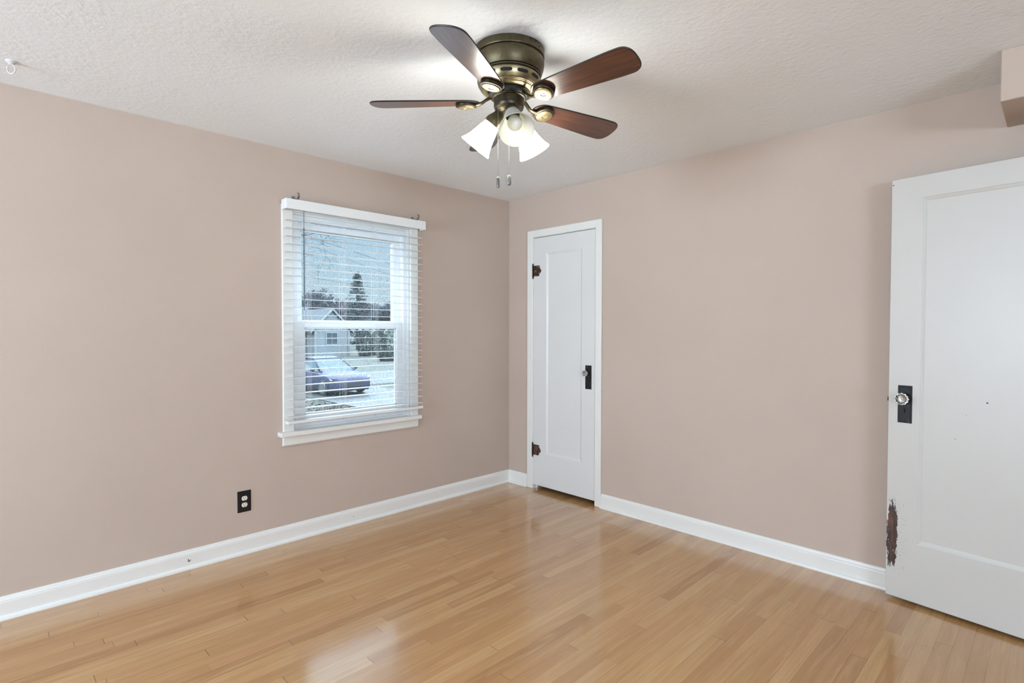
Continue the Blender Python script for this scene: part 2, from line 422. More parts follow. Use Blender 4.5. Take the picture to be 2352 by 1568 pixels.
ch.prism([(-2.496, -0.0154, 0.050), (-2.490, -0.0154, 0.048), (-2.491, -0.0154, 0.056), (-2.494, -0.0154, 0.057)], (0, -0.0005, 0))
ch.build('paint_chip', M_CHIP, bl, label='small dark chip in the white paint')
MB().sphere((-1.496, -0.0155, 0.051), 0.0028, 10, (1, 0.25, 1)).build('paint_chip', M_CHIP, bl, label='tiny dark pin hole in the white paint')

# ------------------------------------------------------------------ window 1
win = empty('window_1', (-1.466, 0, 0.66))
tag(win, 'white double-hung window with rain-spotted panes in the pink wall', 'window', kind='structure')
c = MB().box((-1.966, 0, WZ0), (WX0, -0.019, 2.10), 0.003).box((WX1, 0, WZ0), (-0.966, -0.019, 2.10), 0.003).box((WX0, 0, WZ1), (WX1, -0.019, 2.10), 0.003)
c.build('window_casing', M_TRIM, win)
c = MB().box((WX0, 0, WZ0), (WX0+0.012, 0.10, WZ1)).box((WX1-0.012, 0, WZ0), (WX1, 0.10, WZ1)).box((WX0+0.012, 0, WZ1-0.012), (WX1-0.012, 0.10, WZ1)).box((WX0, 0.02, WZ0), (WX1, 0.12, WZ0+0.012))
c.build('window_jamb', M_TRIM, win)
c = MB()
for (d0, d1, e0) in ((0.018, 0.105, 0.030),):
    c.box((WX0+0.012, d0, WZ0+0.012), (WX0+0.012+e0, d1, WZ1-0.012), 0.002).box((WX1-0.012-e0, d0, WZ0+0.012), (WX1-0.012, d1, WZ1-0.012), 0.002)
    c.box((WX0+0.042, d0, WZ1-0.037), (WX1-0.042, d1, WZ1-0.012), 0.002).box((WX0+0.042, d0+0.01, WZ0+0.012), (WX1-0.042, d1, WZ0+0.030), 0.002)
c.build('window_frame', M_VINYL, win)
def sash(x0, x1, z0, z1, gx0, gx1, gz0, gz1, y0, y1):
    m = MB()
    m.box((x0, y0, z0), (gx0, y1, z1), 0.003).box((gx1, y0, z0), (x1, y1, z1), 0.003)
    m.box((gx0, y0, z0), (gx1, y1, gz0), 0.003).box((gx0, y0, gz1), (gx1, y1, z1), 0.003)
    # glazing bead step
    for p in (((gx0, y0+0.008, gz0), (gx0+0.006, y1, gz1)), ((gx1-0.006, y0+0.008, gz0), (gx1, y1, gz1)),
              ((gx0, y0+0.008, gz0), (gx1, y1, gz0+0.006)), ((gx0, y0+0.008, gz1-0.006), (gx1, y1, gz1))): m.box(*p)
    s = m.build('sash', M_VINYL, win)
    MB().quad((gx0, (y0+y1)/2+0.004, gz0), (gx1, (y0+y1)/2+0.004, gz0), (gx1, (y0+y1)/2+0.004, gz1), (gx0, (y0+y1)/2+0.004, gz1)).build('window_pane', M_WET, s)
    return s
sash(-1.858, -1.072, 1.338, 2.010, -1.814, -1.128, 1.382, 1.964, 0.062, 0.092)
sash(-1.858, -1.072, 0.720, 1.384, -1.808, -1.122, 0.780, 1.336, 0.026, 0.056)
MB().box((-1.995, 0.02, 0.664), (-0.957, -0.058, 0.692), 0.005, 2).build('window_stool', M_TRIM, win)
c = MB().box((-1.968, 0, 0.606), (-0.965, -0.019, 0.664), 0.003).box((-1.968, 0, 0.602), (-0.965, -0.013, 0.607))
c.build('window_apron', M_TRIM, win)

# ------------------------------------------------------------------ doors
def door_paint(name, lo, hi, peel=False):
    m, t, n, l, b = nmat(name)
    b.inputs['Roughness'].default_value = 0.36
    co = objco(t)
    base = ramp(t, noise(t, co, 3, 3), [(0.3, lo), (0.7, hi)])
    bump(t, b, noise(t, vscale(t, co, (60, 60, 9)), 1.0, 3), 0.05, 0.002)
    if peel:
        s = node(t, 'ShaderNodeSeparateXYZ'); l.new(co, s.inputs[0]); X, Z = s.outputs['X'], s.outputs['Z']
        st_ = vscale(t, co, (150, 1, 32)); nz = noise(t, st_, 1.0, 5, 0.72)
        st2 = vscale(t, co, (330, 1, 95)); nz2 = noise(t, st2, 1.0, 3, 0.7)
        def ell(cx, cz, rx, rz):
            a = math_(t, 'DIVIDE', math_(t, 'SUBTRACT', X, cx), rx); c_ = math_(t, 'DIVIDE', math_(t, 'SUBTRACT', Z, cz), rz)
            return math_(t, 'SUBTRACT', 1.0, math_(t, 'SQRT', math_(t, 'ADD', math_(t, 'MULTIPLY', a, a), math_(t, 'MULTIPLY', c_, c_))))
        f = math_(t, 'MAXIMUM', ell(0.0235, 0.325, 0.0255, 0.185), ell(0.026, 0.36, 0.027, 0.13))
        nz3 = noise(t, vscale(t, co, (62, 1, 13)), 1.0, 2, 0.5)
        f = math_(t, 'ADD', f, math_(t, 'MULTIPLY', math_(t, 'SUBTRACT', nz3, 0.55), 1.3))
        k = math_(t, 'ADD', f, math_(t, 'MULTIPLY', math_(t, 'SUBTRACT', nz, 0.5), 1.2))
        main = math_(t, 'GREATER_THAN', math_(t, 'ADD', k, math_(t, 'MULTIPLY', math_(t, 'SUBTRACT', nz2, 0.5), 0.75)), 0.10)
        f2 = ell(0.045, 0.33, 0.055, 0.24)
        specks = math_(t, 'MULTIPLY', math_(t, 'GREATER_THAN', nz2, 0.63), math_(t, 'GREATER_THAN', math_(t, 'ADD', f2, math_(t, 'MULTIPLY', math_(t, 'SUBTRACT', nz, 0.5), 1.6)), 0.20))
        # small nicks on the panel
        for cx, cz, r_ in ((0.372, 1.007, 0.004), (0.262, 0.83, 0.002), (0.30, 0.945, 0.0015), (0.006, 2.035, 0.0032)):
            specks = math_(t, 'MAXIMUM', specks, math_(t, 'GREATER_THAN', ell(cx, cz, r_, r_*0.8), 0.0))
        mask = math_(t, 'MAXIMUM', main, specks)
        gw = noise(t, vscale(t, co, (170, 1, 7)), 1.0, 3, 0.6)
        wood = ramp(t, gw, [(0.32, (0.012, 0.006, 0.005)), (0.50, (0.045, 0.016, 0.009)), (0.62, (0.15, 0.052, 0.022)), (0.76, (0.25, 0.10, 0.045))])
        edge = ramp(t, k, [(0.10, (0.0,)*3), (0.42, (1.0,)*3)])
        wood = mixc(t, edge, (0.012, 0.007, 0.006), wood)
        l.new(mixc(t, mask, base, wood), b.inputs['Base Color'])
    else:
        l.new(base, b.inputs['Base Color'])
    return m
M_DOOR = door_paint('white_door_paint', (0.685, 0.688, 0.675), (0.705, 0.708, 0.695)); M_DOORP = door_paint('white_door_paint_darkened_peeling', (0.565, 0.548, 0.513), (0.585, 0.568, 0.533), True)  # same white, darkened and warmed on the open door to offset its light
def door_leaf(W, z0, z1, s0, s1, pz0, pz1, mat, root):
    """local frame: x along the leaf, -y faces the room, z up"""
    th = 0.035; m = MB(); bm = m.bm
    def ring(x0, x1, a, b_, y): return [bm.verts.new(p) for p in ((x0, y, a), (x1, y, a), (x1, y, b_), (x0, y, b_))]
    def band(A, B):
        for i in range(4):
            j = (i+1) % 4; bm.faces.new((A[i], A[j], B[j], B[i]))
    R0 = ring(0.0015, W-0.0015, z0+0.0015, z1-0.0015, 0.0); F = ring(s0, s1, pz0, pz1, 0.0)
    G = ring(s0+0.003, s1-0.003, pz0+0.003, pz1-0.003, 0.0025)
    G2 = ring(s0+0.012, s1-0.012, pz0+0.013, pz1-0.013, 0.0065); G3 = ring(s0+0.015, s1-0.015, pz0+0.021, pz1-0.017, 0.0095)
    band(R0, F); band(F, G); band(G, G2); band(G2, G3); bm.faces.new(G3)
    E0 = ring(0, W, z0, z1, 0.0015); E1 = ring(0, W, z0, z1, th)
    band(E0, R0); band(E1, E0)
    F2 = ring(s0, s1, pz0, pz1, th); P2 = ring(s0+0.012, s1-0.012, pz0+0.012, pz1-0.012, th-0.010)
    band(F2, E1); band(P2, F2); bm.faces.new(list(reversed(P2)))
    return m.build('door_leaf', mat, root, local=True)
def iron_mat(name, col, rust, amount, metal=0.75, rough=0.42):
    m, t, n, l, b = nmat(name); co = objco(t)
    f = ramp(t, noise(t, co, 55, 3, 0.6), [(amount, (0.0,)*3), (amount+0.07, (1.0,)*3)])
    l.new(mixc(t, f, col, rust), b.inputs['Base Color'])
    b.inputs['Metallic'].default_value = metal; b.inputs['Roughness'].default_value = rough
    bump(t, b, noise(t, co, 260, 2), 0.15, 0.001)
    return m
M_IRON = iron_mat('blackened_iron', (0.010, 0.011, 0.011), (0.16, 0.045, 0.028), 0.60, 0.1, 0.42)
M_IRON.node_tree.nodes['Principled BSDF'].inputs['Specular IOR Level'].default_value = 0.3
M_HINGE = iron_mat('worn_bronze_hinge', (0.045, 0.028, 0.022), (0.26, 0.115, 0.075), 0.50, 0.5, 0.42)
M_KEY = simple('keyhole_black', (0.003, 0.003, 0.003), 0.9)
def glass_mat():
    m, t, n, l, b = nmat('clear_pressed_glass')
    b.inputs['Base Color'].default_value = (0.94, 0.95, 0.93, 1); b.inputs['Transmission Weight'].default_value = 1.0
    b.inputs['Roughness'].default_value = 0.03; b.inputs['IOR'].default_value = 1.5
    return m
M_KNOBG = glass_mat()
M_NICKEL = simple('aged_nickel', (0.42, 0.40, 0.36), 0.28, 1.0)
M_SCREW = simple('dark_screw', (0.015, 0.012, 0.01), 0.5, 0.5)
def door_hardware(root, sx_, z0, z1, kx, kz, kr, klen):
    """escutcheon plate centred on sx_, knob at kx,kz; room side is -y"""
    pw = 0.0585
    m = MB().box((sx_-pw/2, -0.002, z0), (sx_+pw/2, 0.001, z1), 0.001)
    m.box((sx_-pw/2+0.005, -0.0045, z0+0.006), (sx_+pw/2-0.005, -0.0015, z1-0.006), 0.0018)
    rot = Matrix.Translation((kx, 0, kz)) @ Matrix.Rotation(PI/2, 4, 'X')     # local z -> -y
    m.lathe([(0.0, 0.003), (0.0165, 0.003), (0.0165, 0.008), (0.013, 0.011), (0.0, 0.011)], 24, rot)
    pl = m.build('door_plate', M_IRON, root, local=True, smooth=0.5, label='blackened iron lock plate')
    k = MB().lathe([(0.0, 0), (0.0038, 0), (0.0038, 0.002), (0.0, 0.002)], 16, Matrix.Translation((sx_, -0.0038, kz-0.054)) @ Matrix.Rotation(PI/2, 4, 'X'))
    k.box((sx_-0.0019, -0.0058, kz-0.070), (sx_+0.0019, -0.004, kz-0.055))
    k.build('keyhole', M_KEY, pl, local=True)
    s = MB()
    for qx in (-0.017, 0.017):
        s.lathe([(0, 0.001), (0.0028, 0.001), (0.0022, 0.0022), (0, 0.0024)], 12, Matrix.Translation((sx_+qx, -0.0036, z1-0.014)) @ Matrix.Rotation(PI/2, 4, 'X'))
    s.lathe([(0, 0.001), (0.0028, 0.001), (0.0022, 0.0022), (0, 0.0024)], 12, Matrix.Translation((sx_, -0.0036, z0+0.013)) @ Matrix.Rotation(PI/2, 4, 'X'))
    s.build('screw', M_SCREW, pl, local=True)
    nk = MB().lathe([(0.0, 0.008), (0.0085, 0.008), (0.0085, klen*0.42), (0.0125, klen*0.46), (0.0155, klen*0.50), (0.0150, klen*0.56), (0, klen*0.56)], 24, rot)
    nk.build('knob_shank', M_NICKEL, root, local=True, smooth=0.5, label='metal neck of the glass knob')
    fl = lambda a: 1.0 + 0.045*math.cos(12*a)
    g = MB().lathe([(0, klen*0.565), (kr*0.55, klen*0.565), (kr*0.80, klen*0.64), (kr*0.99, klen*0.75), (kr, klen*0.82), (kr*0.93, klen*0.89), (kr*0.74, klen*0.93),
                    (kr*0.66, klen*0.91), (kr*0.60, klen*0.94), (kr*0.36, klen*1.0), (0, klen*1.015)], 72, rot, fl)
    g.build('door_knob', M_KNOBG, root, local=True, smooth=0.35, label='fluted clear glass knob')

# closet door (closed), hinged at the corner side
d1 = empty('door_1', mtx=Matrix.Translation((-0.010, -0.302, 0)) @ Matrix.Rotation(-PI/2, 4, 'Z'))
tag(d1, 'narrow white single-panel closet door with two bronze hinges, closed', 'door', kind='structure')
door_leaf(0.630, 0.036, 2.081, 0.140, 0.505, 0.305, 1.950, M_DOOR, d1)
door_hardware(d1, 0.5700, 0.8765, 1.0570, 0.5685, 0.9985, 0.0240, 0.055)
def hinge(root, z0, z1):
    h = z1-z0; zc = (z0+z1)/2
    m = MB()
    # barrel with ball tips
    m.lathe([(0, -h/2-0.004), (0.0035, -h/2-0.003), (0.0055, -h/2+0.001), (0.0035, -h/2+0.005), (0.0065, -h/2+0.007), (0.0065, -h/2*0.33), (0.0060, -h/2*0.32), (0.0065, -h/2*0.31),
             (0.0065, h/2*0.31), (0.0060, h/2*0.32), (0.0065, h/2*0.33), (0.0065, h/2-0.007), (0.0035, h/2-0.005), (0.0055, h/2-0.001), (0.0035, h/2+0.003), (0, h/2+0.004)], 16,
            Matrix.Translation((-0.004, -0.006, zc)))
    hb = m.build('hinge', M_IRON, root, local=True, smooth=0.6, label='ornamental bronze hinge')
    k = h/2
    out = [(0.0, -0.72*k), (0.058, -0.72*k), (0.062, -0.66*k), (0.066, -0.36*k), (0.074, -0.30*k), (0.082, -0.12*k), (0.085, 0.02*k), (0.080, 0.14*k), (0.074, 0.32*k), (0.068, 0.38*k), (0.066, 0.70*k), (0.060, 0.75*k), (0.0, 0.75*k)]
    lf = MB().prism([(x, 0.001, zc+z) for x, z in out], (0, -0.0035, 0))
    # raised relief: rim strip, petals and rosettes
    lf.box((0.008, -0.0045, zc-0.66*k), (0.012, -0.002, zc+0.68*k), 0.0006)
    for (x, z) in ((0.033, 0.42*k), (0.060, 0.0), (0.033, -0.42*k)):
        lf.lathe([(0.0095, 0.002), (0.0095, 0.0045), (0.0065, 0.0060), (0.0045, 0.0040), (0, 0.0040)], 20, Matrix.Translation((x, 0, zc+z)) @ Matrix.Rotation(PI/2, 4, 'X'))
    for s_ in (1, -1):
        lf.tube([(0.016, -0.003, zc+s_*0.04*k), (0.028, -0.0042, zc+s_*0.13*k), (0.042, -0.0042, zc+s_*0.22*k), (0.056, -0.003, zc+s_*0.26*k)], 0.0028, 8)
        lf.tube([(0.060, -0.003, zc+s_*0.64*k), (0.061, -0.004, zc+s_*0.42*k), (0.072, -0.004, zc+s_*0.24*k), (0.079, -0.003, zc+s_*0.04*k)], 0.0020, 8)
    lf.build('hinge_leaf', M_HINGE, hb, local=True, smooth=0.5)
    sc = MB()
    for (x, z) in ((0.033, 0.42*k), (0.060, 0.0), (0.033, -0.42*k)):
        sc.lathe([(0, 0.004), (0.0036, 0.004), (0.003, 0.0052), (0, 0.0054)], 12, Matrix.Translation((x, 0, zc+z)) @ Matrix.Rotation(PI/2, 4, 'X'))
    sc.build('screw', M_SCREW, hb, local=True)
hinge(d1, 1.751, 1.870); hinge(d1, 0.269, 0.387)
# casing of the closet door
tr = MB()
tr.box((0, -0.235, 0), (-0.019, DY0, 2.146), 0.003).box((0, DY1, 0), (-0.019, -0.992, 2.146), 0.003).box((0, DY0, DZ1), (-0.019, DY1, 2.146), 0.003)
tr.box((-0.008, DY0-0.0005, 0), (T, DY0-0.004, DZ1)).box((-0.008, DY1+0.0005, 0), (T, DY1+0.004, DZ1)).box((-0.008, DY0, DZ1-0.0005), (T, DY1, DZ1-0.003))
tr.box((0.028, DY0-0.004, 0.0), (0.045, DY0-0.016, DZ1)).box((0.028, DY1+0.004, 0.0), (0.045, DY1+0.016, DZ1)).box((0.028, DY0, DZ1-0.003), (0.045, DY1, DZ1-0.016))
tag(tr.build('trim_1', M_TRIM), 'plain white casing around the narrow closet door', 'door casing', kind='structure')

# open door, swung back almost flat against the right wall
ANG = 0.117
d2 = empty('door_2', mtx=Matrix.Translation((-0.105, -2.792, 0)) @ Matrix.Rotation(math.atan2(-math.cos(ANG), -math.sin(ANG)), 4, 'Z'))
tag(d2, 'large white single-panel door standing open, paint peeled near its bottom edge', 'door', kind='structure')
door_leaf(0.800, 0.018, 2.060, 0.126, 0.674, 0.300, 1.956, M_DOORP, d2)
door_hardware(d2, 0.0690, 0.8790, 1.0605, 0.0680, 0.9985, 0.0285, 0.056)
MB().box((-0.008, 0.011, 0.979), (0.002, 0.024, 0.999), 0.001).build('latch_bolt', M_IRON, d2, local=True, label='black latch bolt in the door edge')

# ------------------------------------------------------------------ horizontal blind
bl_ = empty('window_blind', (-1.466, -0.02, 0.74))
tag(bl_, 'white horizontal slat blind with flat valance, slats open, over the window', 'blind')
v = MB().box((-1.970, -0.082, 2.060), (-0.945, -0.090, 2.121), 0.0025, 2).box((-1.970, -0.019, 2.060), (-1.962, -0.082, 2.121), 0.002).box((-0.953, -0.019, 2.060), (-0.945, -0.082, 2.121), 0.002)
v.build('valance', M_SLAT, bl_)
MB().box((-1.955, -0.022, 2.070), (-0.962, -0.074, 2.112), 0.002).build('headrail', M_SLAT, bl_)
s0 = MB()
prof = []
for i in range(9):
    u = i/8; prof.append((-0.0255+0.051*u, 0.0016+0.0006*math.sin(PI*u)))
for i in range(9):
    u = 1-i/8; prof.append((-0.0255+0.051*u, -0.0012+0.0006*math.sin(PI*u)))
s0.prism([(-1.959, -0.050+y, z) for y, z in prof], (0.992, 0, 0))
slat = s0.build('slat', M_SLAT, bl_, local=False)
slat.data.transform(Matrix.Translation((0, 0, 0.74))); slat.location = (0, 0, 1.9010+2*0.0485-0.74)
N_SL = 26
for k in range(1, N_SL):
    copy_part(slat, bl_, loc=(0, 0, 1.9010+(2-k)*0.0485-0.74))
br = MB(); a0 = Vector((-1.957, -0.050, 0.752))
pr = [(-0.026, -0.006), (-0.020, -0.010), (0.020, -0.010), (0.026, -0.006), (0.026, 0.006), (0.020, 0.009), (-0.020, 0.009), (-0.026, 0.006), (-0.0265, 0.002), (-0.0245, 0.0), (-0.0265, -0.002)]
br.prism([a0 + Vector((0, y, z)) for y, z in pr], (0.994, 0, 0)); rail = br.build('bottom_rail', M_SLAT, bl_)
for lx in (-1.822, -1.585, -1.348, -1.100):
    m = MB()
    for dy in (-0.0785, -0.0215):
        m.tube([(lx-0.009, dy, 2.07), (lx-0.009, dy, 0.760)], 0.0007, 5)
        m.tube([(lx+0.009, dy, 2.07), (lx+0.009, dy, 0.760)], 0.0007, 5)
    m.tube([(lx, -0.0785, 2.07), (lx, -0.0785, 0.760)], 0.0009, 5)
    m.build('ladder_cord', M_CORD, bl_)
    b_ = MB().lathe([(0, 0), (0.0055, 0), (0.0055, 0.002), (0.003, 0.004), (0.003, 0.007), (0, 0.007)], 12, Matrix.Translation((lx, -0.052, 0.742)) @ Matrix.Rotation(PI, 4, 'X'))
    b_.build('cord_plug', M_NICKEL, rail)
wd = MB().tube([(-1.862, -0.094, 2.055), (-1.862, -0.094, 1.945)], 0.0016, 8).tube([(-1.862, -0.094, 1.95), (-1.862, -0.094, 1.446)], 0.0042, 6)
wd.build('tilt_wand', M_WAND, bl_, label='clear plastic tilt wand')

# ------------------------------------------------------------------ curtain rod brackets above the valance
M_BRK = simple('tarnished_metal_bracket', (0.33, 0.29, 0.26), 0.34, 0.9, 0.2, 60)
def bracket(name, x, z, lab, flip):
    r = empty(name, (x, 0, z)); tag(r, lab, 'bracket', 'curtain rod brackets')
    m = MB().box((x-0.011, 0, z-0.030), (x+0.011, -0.0022, z+0.018), 0.0008); m.build('wall_plate', M_BRK, r)
    pts = []
    for (y, zz) in ((-0.002, 0.006), (-0.024, 0.002), (-0.050, -0.006), (-0.068, -0.009), (-0.078, -0.003), (-0.083, 0.006), (-0.0845, 0.014), (-0.082, 0.021), (-0.074, 0.027), (-0.066, 0.028)):
        pts.append((y, zz))
    a = MB()
    def strip(side):
        return [(x+side*0.006, y, z+zz) for y, zz in pts]
    A, B = strip(-1), strip(1); bm = a.bm
    va = [bm.verts.new(p) for p in A]; vb = [bm.verts.new(p) for p in B]
    off = Vector((0, 0, -0.0022)); vc = [bm.verts.new(Vector(p)+off) for p in A]; vd = [bm.verts.new(Vector(p)+off) for p in B]
    for i in range(len(va)-1):
        bm.faces.new((va[i], vb[i], vb[i+1], va[i+1])); bm.faces.new((vc[i+1], vd[i+1], vd[i], vc[i]))
        bm.faces.new((va[i+1], vc[i+1], vc[i], va[i])); bm.faces.new((vb[i], vd[i], vd[i+1], vb[i+1]))
    a.build('bracket_hook', M_BRK, r)
    return r
bracket('curtain_rod_bracket', -1.888, 2.140, 'small metal curtain rod bracket above the window, at the valance end away from the closet', 1)
bracket('curtain_rod_bracket', -1.003, 2.140, 'small metal curtain rod bracket above the window, at the valance end nearer the closet', 1)

# ------------------------------------------------------------------ wall outlet
M_BLKP = simple('black_cover_plate', (0.006, 0.006, 0.006), 0.3)
M_IVORY = simple('ivory_receptacle', (0.78, 0.74, 0.64), 0.35)
M_SLOT = simple('dark_slot', (0.004, 0.004, 0.004), 0.8)
ox, oz = -2.194, 0.3085
ou = empty('wall_outlet', (ox, 0, oz)); tag(ou, 'black duplex outlet cover with two ivory sockets on the wall below the window', 'outlet')
m = MB().box((ox-0.0385, 0, oz-0.063), (ox+0.0385, -0.0035, oz+0.063), 0.0015).box((ox-0.033, -0.003, oz-0.0565), (ox+0.033, -0.0062, oz+0.0565), 0.0025, 2)
m.build('cover_plate', M_BLKP, ou)
for s_ in (1, -1):
    zc = oz + s_*0.0194; pts = []
    for i in range(32):
        a = 2*PI*i/32; x = 0.0160*math.cos(a); z = 0.0160*math.sin(a); z = max(-0.0128, min(0.0128, z)); pts.append((ox+x, -0.006, zc+z))
    f = MB().prism(pts, (0, -0.0018, 0)).build('receptacle', M_IVORY, ou)
    q = MB().box((ox-0.0078, -0.0074, zc+0.0012), (ox-0.0050, -0.0081, zc+0.0088)).box((ox+0.0054, -0.0074, zc+0.0020), (ox+0.0078, -0.0081, zc+0.0085))
    q.lathe([(0, 0), (0.0027, 0), (0.0027, 0.0006), (0, 0.0006)], 14, Matrix.Translation((ox, -0.0075, zc-0.0062)) @ Matrix.Rotation(PI/2, 4, 'X'))
    q.build('socket_slot', M_SLOT, f)
MB().lathe([(0, 0), (0.003, 0), (0.0022, 0.001), (0, 0.0012)], 14, Matrix.Translation((ox, -0.0061, oz)) @ Matrix.Rotation(PI/2, 4, 'X')).build('screw', M_SCREW, ou)

# ------------------------------------------------------------------ ceiling hook near the left frame edge
M_HOOK = simple('painted_white_hook', (0.62, 0.61, 0.59), 0.4)
hx, hy = -3.190, -0.300
hk = empty('ceiling_hook', (hx, hy, H)); tag(hk, 'small white painted swag hook screwed into the ceiling', 'hook')
MB().lathe([(0, 0.0), (0.019, 0.0), (0.018, -0.005), (0.010, -0.011), (0.006, -0.016), (0, -0.016)], 24, Matrix.Translation((hx, hy, H))).build('hook_base', M_HOOK, hk, smooth=True)
MB().tube([(hx + 0.017*math.sin(a)*0.711, hy - 0.017*math.sin(a)*0.703, H-0.033+0.019*math.cos(a)) for a in [i*PI*1.7/16 for i in range(17)]], 0.0028, 8).build('hook_loop', M_HOOK, hk, smooth=True)

# ------------------------------------------------------------------ ceiling fan
M_BRASS = iron_mat('antique_brass', (0.085, 0.068, 0.036), (0.100, 0.079, 0.042), 0.50, 0.8, 0.42)
M_BRASSL = iron_mat('light_antique_brass', (0.27, 0.215, 0.115), (0.295, 0.236, 0.13), 0.50, 0.9, 0.34)
M_BRASSD = iron_mat('darkened_brass', (0.045, 0.037, 0.022), (0.075, 0.060, 0.034), 0.56, 0.8, 0.40)
M_BLACK = simple('black_rotor', (0.012, 0.011, 0.010), 0.45)
def blade_mat():
    m, t, n, l, b = nmat('walnut_blade_veneer'); co = objco(t)
    g = noise(t, vscale(t, co, (5, 75, 5)), 1.0, 4, 0.6, 0.6)
    l.new(ramp(t, g, [(0.30, (0.032, 0.012, 0.007)), (0.55, (0.082, 0.028, 0.014)), (0.75, (0.130, 0.050, 0.025))]), b.inputs['Base Color'])
    b.inputs['Roughness'].default_value = 0.30; b.inputs['Specular IOR Level'].default_value = 0.55
    b.inputs['Coat Weight'].default_value = 0.6; b.inputs['Coat Roughness'].default_value = 0.22
    return m
M_BLADE = blade_mat()
def shade_mat(name, em, alb=0.84):
    m, t, n, l, b = nmat(name)
    df = node(t, 'ShaderNodeBsdfDiffuse'); df.inputs[0].default_value = (alb, alb, alb*0.95, 1)
    tl = node(t, 'ShaderNodeBsdfTranslucent'); tl.inputs[0].default_value = (alb, alb, alb*0.92, 1)
    mx = node(t, 'ShaderNodeMixShader'); mx.inputs[0].default_value = 0.55
    l.new(df.outputs[0], mx.inputs[1]); l.new(tl.outputs[0], mx.inputs[2])
    gl = node(t, 'ShaderNodeBsdfGlossy'); gl.inputs['Roughness'].default_value = 0.18
    m2 = node(t, 'ShaderNodeMixShader'); m2.inputs[0].default_value = 0.06
    l.new(mx.outputs[0], m2.inputs[1]); l.new(gl.outputs[0], m2.inputs[2])
    bp = node(t, 'ShaderNodeBump'); bp.inputs['Strength'].default_value = 0.25; bp.inputs['Distance'].default_value = 0.002
    l.new(noise(t, objco(t), 120, 3, 0.6), bp.inputs['Height']); l.new(bp.outputs[0], df.inputs['Normal']); l.new(bp.outputs[0], gl.inputs['Normal'])
    out = m2.outputs[0]
    if em > 0:
        ee = node(t, 'ShaderNodeEmission'); ee.inputs[0].default_value = (1.0, 0.975, 0.94, 1); ee.inputs[1].default_value = em
        ad = node(t, 'ShaderNodeAddShader'); l.new(out, ad.inputs[0]); l.new(ee.outputs[0], ad.inputs[1]); out = ad.outputs[0]
    l.new(out, n['Material Output'].inputs['Surface'])
    return m
M_SHADE_LIT = shade_mat('lit_frosted_glass', LAMP); M_SHADE = shade_mat('frosted_glass', 0.0, 0.74)
def bulb_mat(name, em):
    m, t, n, l, b = nmat(name); b.inputs['Base Color'].default_value = (0.80, 0.79, 0.70, 1); b.inputs['Roughness'].default_value = 0.35
    b.inputs['Emission Color'].default_value = (1.0, 0.93, 0.8, 1); b.inputs['Emission Strength'].default_value = em
    return m
M_BULB_LIT = bulb_mat('lit_bulb', 25.0); M_BULB = bulb_mat('unlit_bulb', 0.0)

nz_ = Vector((0.0219, 0.0175, 1.0)).normalized()
e1 = (Vector((1, 0, 0)) - nz_*nz_.x).normalized(); e2 = nz_.cross(e1)
FM = Matrix.Identity(4); FO = (-1.7727, -1.8127, H-0.001)
for i in range(3):
    FM[i][0], FM[i][1], FM[i][2], FM[i][3] = e1[i], e2[i], nz_[i], FO[i]
fan = empty('ceiling_fan', mtx=FM)
tag(fan, 'bronze ceiling fan with five dark wood blades and three frosted lamp shades', 'ceiling fan')
h = MB().lathe([(0, 0), (0.140, 0), (0.1415, -0.003), (0.1415, -0.029), (0.140, -0.032), (0.1330, -0.0335), (0.1330, -0.0395), (0.1395, -0.041), (0.1410, -0.050), (0.1405, -0.060), (0.1380, -0.074),
                (0.1335, -0.088), (0.1285, -0.098), (0.1225, -0.0995), (0.1225, -0.103), (0.1285, -0.104), (0.1285, -0.108), (0.1230, -0.109), (0.1230, -0.112), (0.1272, -0.1135)], 72)
h.build('motor_housing', M_BRASS, fan, local=True, smooth=0.35, label='dark antique brass drum against the ceiling')
for a_, z_ in ((261, -0.0085), (272, -0.0085), (281, -0.0205)):
    MB().sphere((0.1415*math.cos(math.radians(a_)), 0.1415*math.sin(math.radians(a_)), z_), 0.0033, 8).build('housing_screw', M_SCREW, fan, local=True, smooth=True)
v = MB().lathe([(0.1265, -0.113), (0.1275, -0.116), (0.1265, -0.124), (0.1225, -0.138), (0.1165, -0.148), (0.112, -0.151), (0.112, -0.1535), (0.1085, -0.1545), (0.1085, -0.157), (0.1045, -0.158), (0.1045, -0.1605), (0.099, -0.1635), (0.092, -0.1655), (0.085, -0.1655), (0.06, -0.155)], 72)
vb = v.build('vent_ring', M_BRASSL, fan, local=True, smooth=0.35, label='lighter brass ring with dark vent slots')
sl = MB(); n_ = 14; rr_ = [[], []]
def cone_r(z): return 0.1265 + (z+0.124)*((0.004/0.014) if z < -0.124 else -(0.001/0.008)) + 0.0007
for i in range(n_+1):
    t_ = -1+2*i/n_; hh_ = 0.0062*max(0.02, 1-abs(t_)**7)**0.5; da = 0.185*t_
    for q, z_ in enumerate((-0.1295+hh_, -0.1295-hh_)):
        rr_[q].append(sl.bm.verts.new((cone_r(z_)*math.cos(da), cone_r(z_)*math.sin(da), z_)))
for i in range(n_): sl.bm.faces.new((rr_[0][i], rr_[0][i+1], rr_[1][i+1], rr_[1][i]))
slot = sl.build('vent_slot', M_SLOT, vb, local=True); slot.rotation_euler = (0, 0, 0.19)
for k in range(1, 12):
    copy_part(slot, vb, rot=(0, 0, 0.19+2*PI*k/12))
MB().lathe([(0.0, -0.150), (0.078, -0.152), (0.080, -0.158), (0.080, -0.178), (0.074, -0.184), (0.055, -0.187), (0.0, -0.187)], 40).build('rotor', M_BLACK, fan, local=True, smooth=0.4, label='black rotor ring')
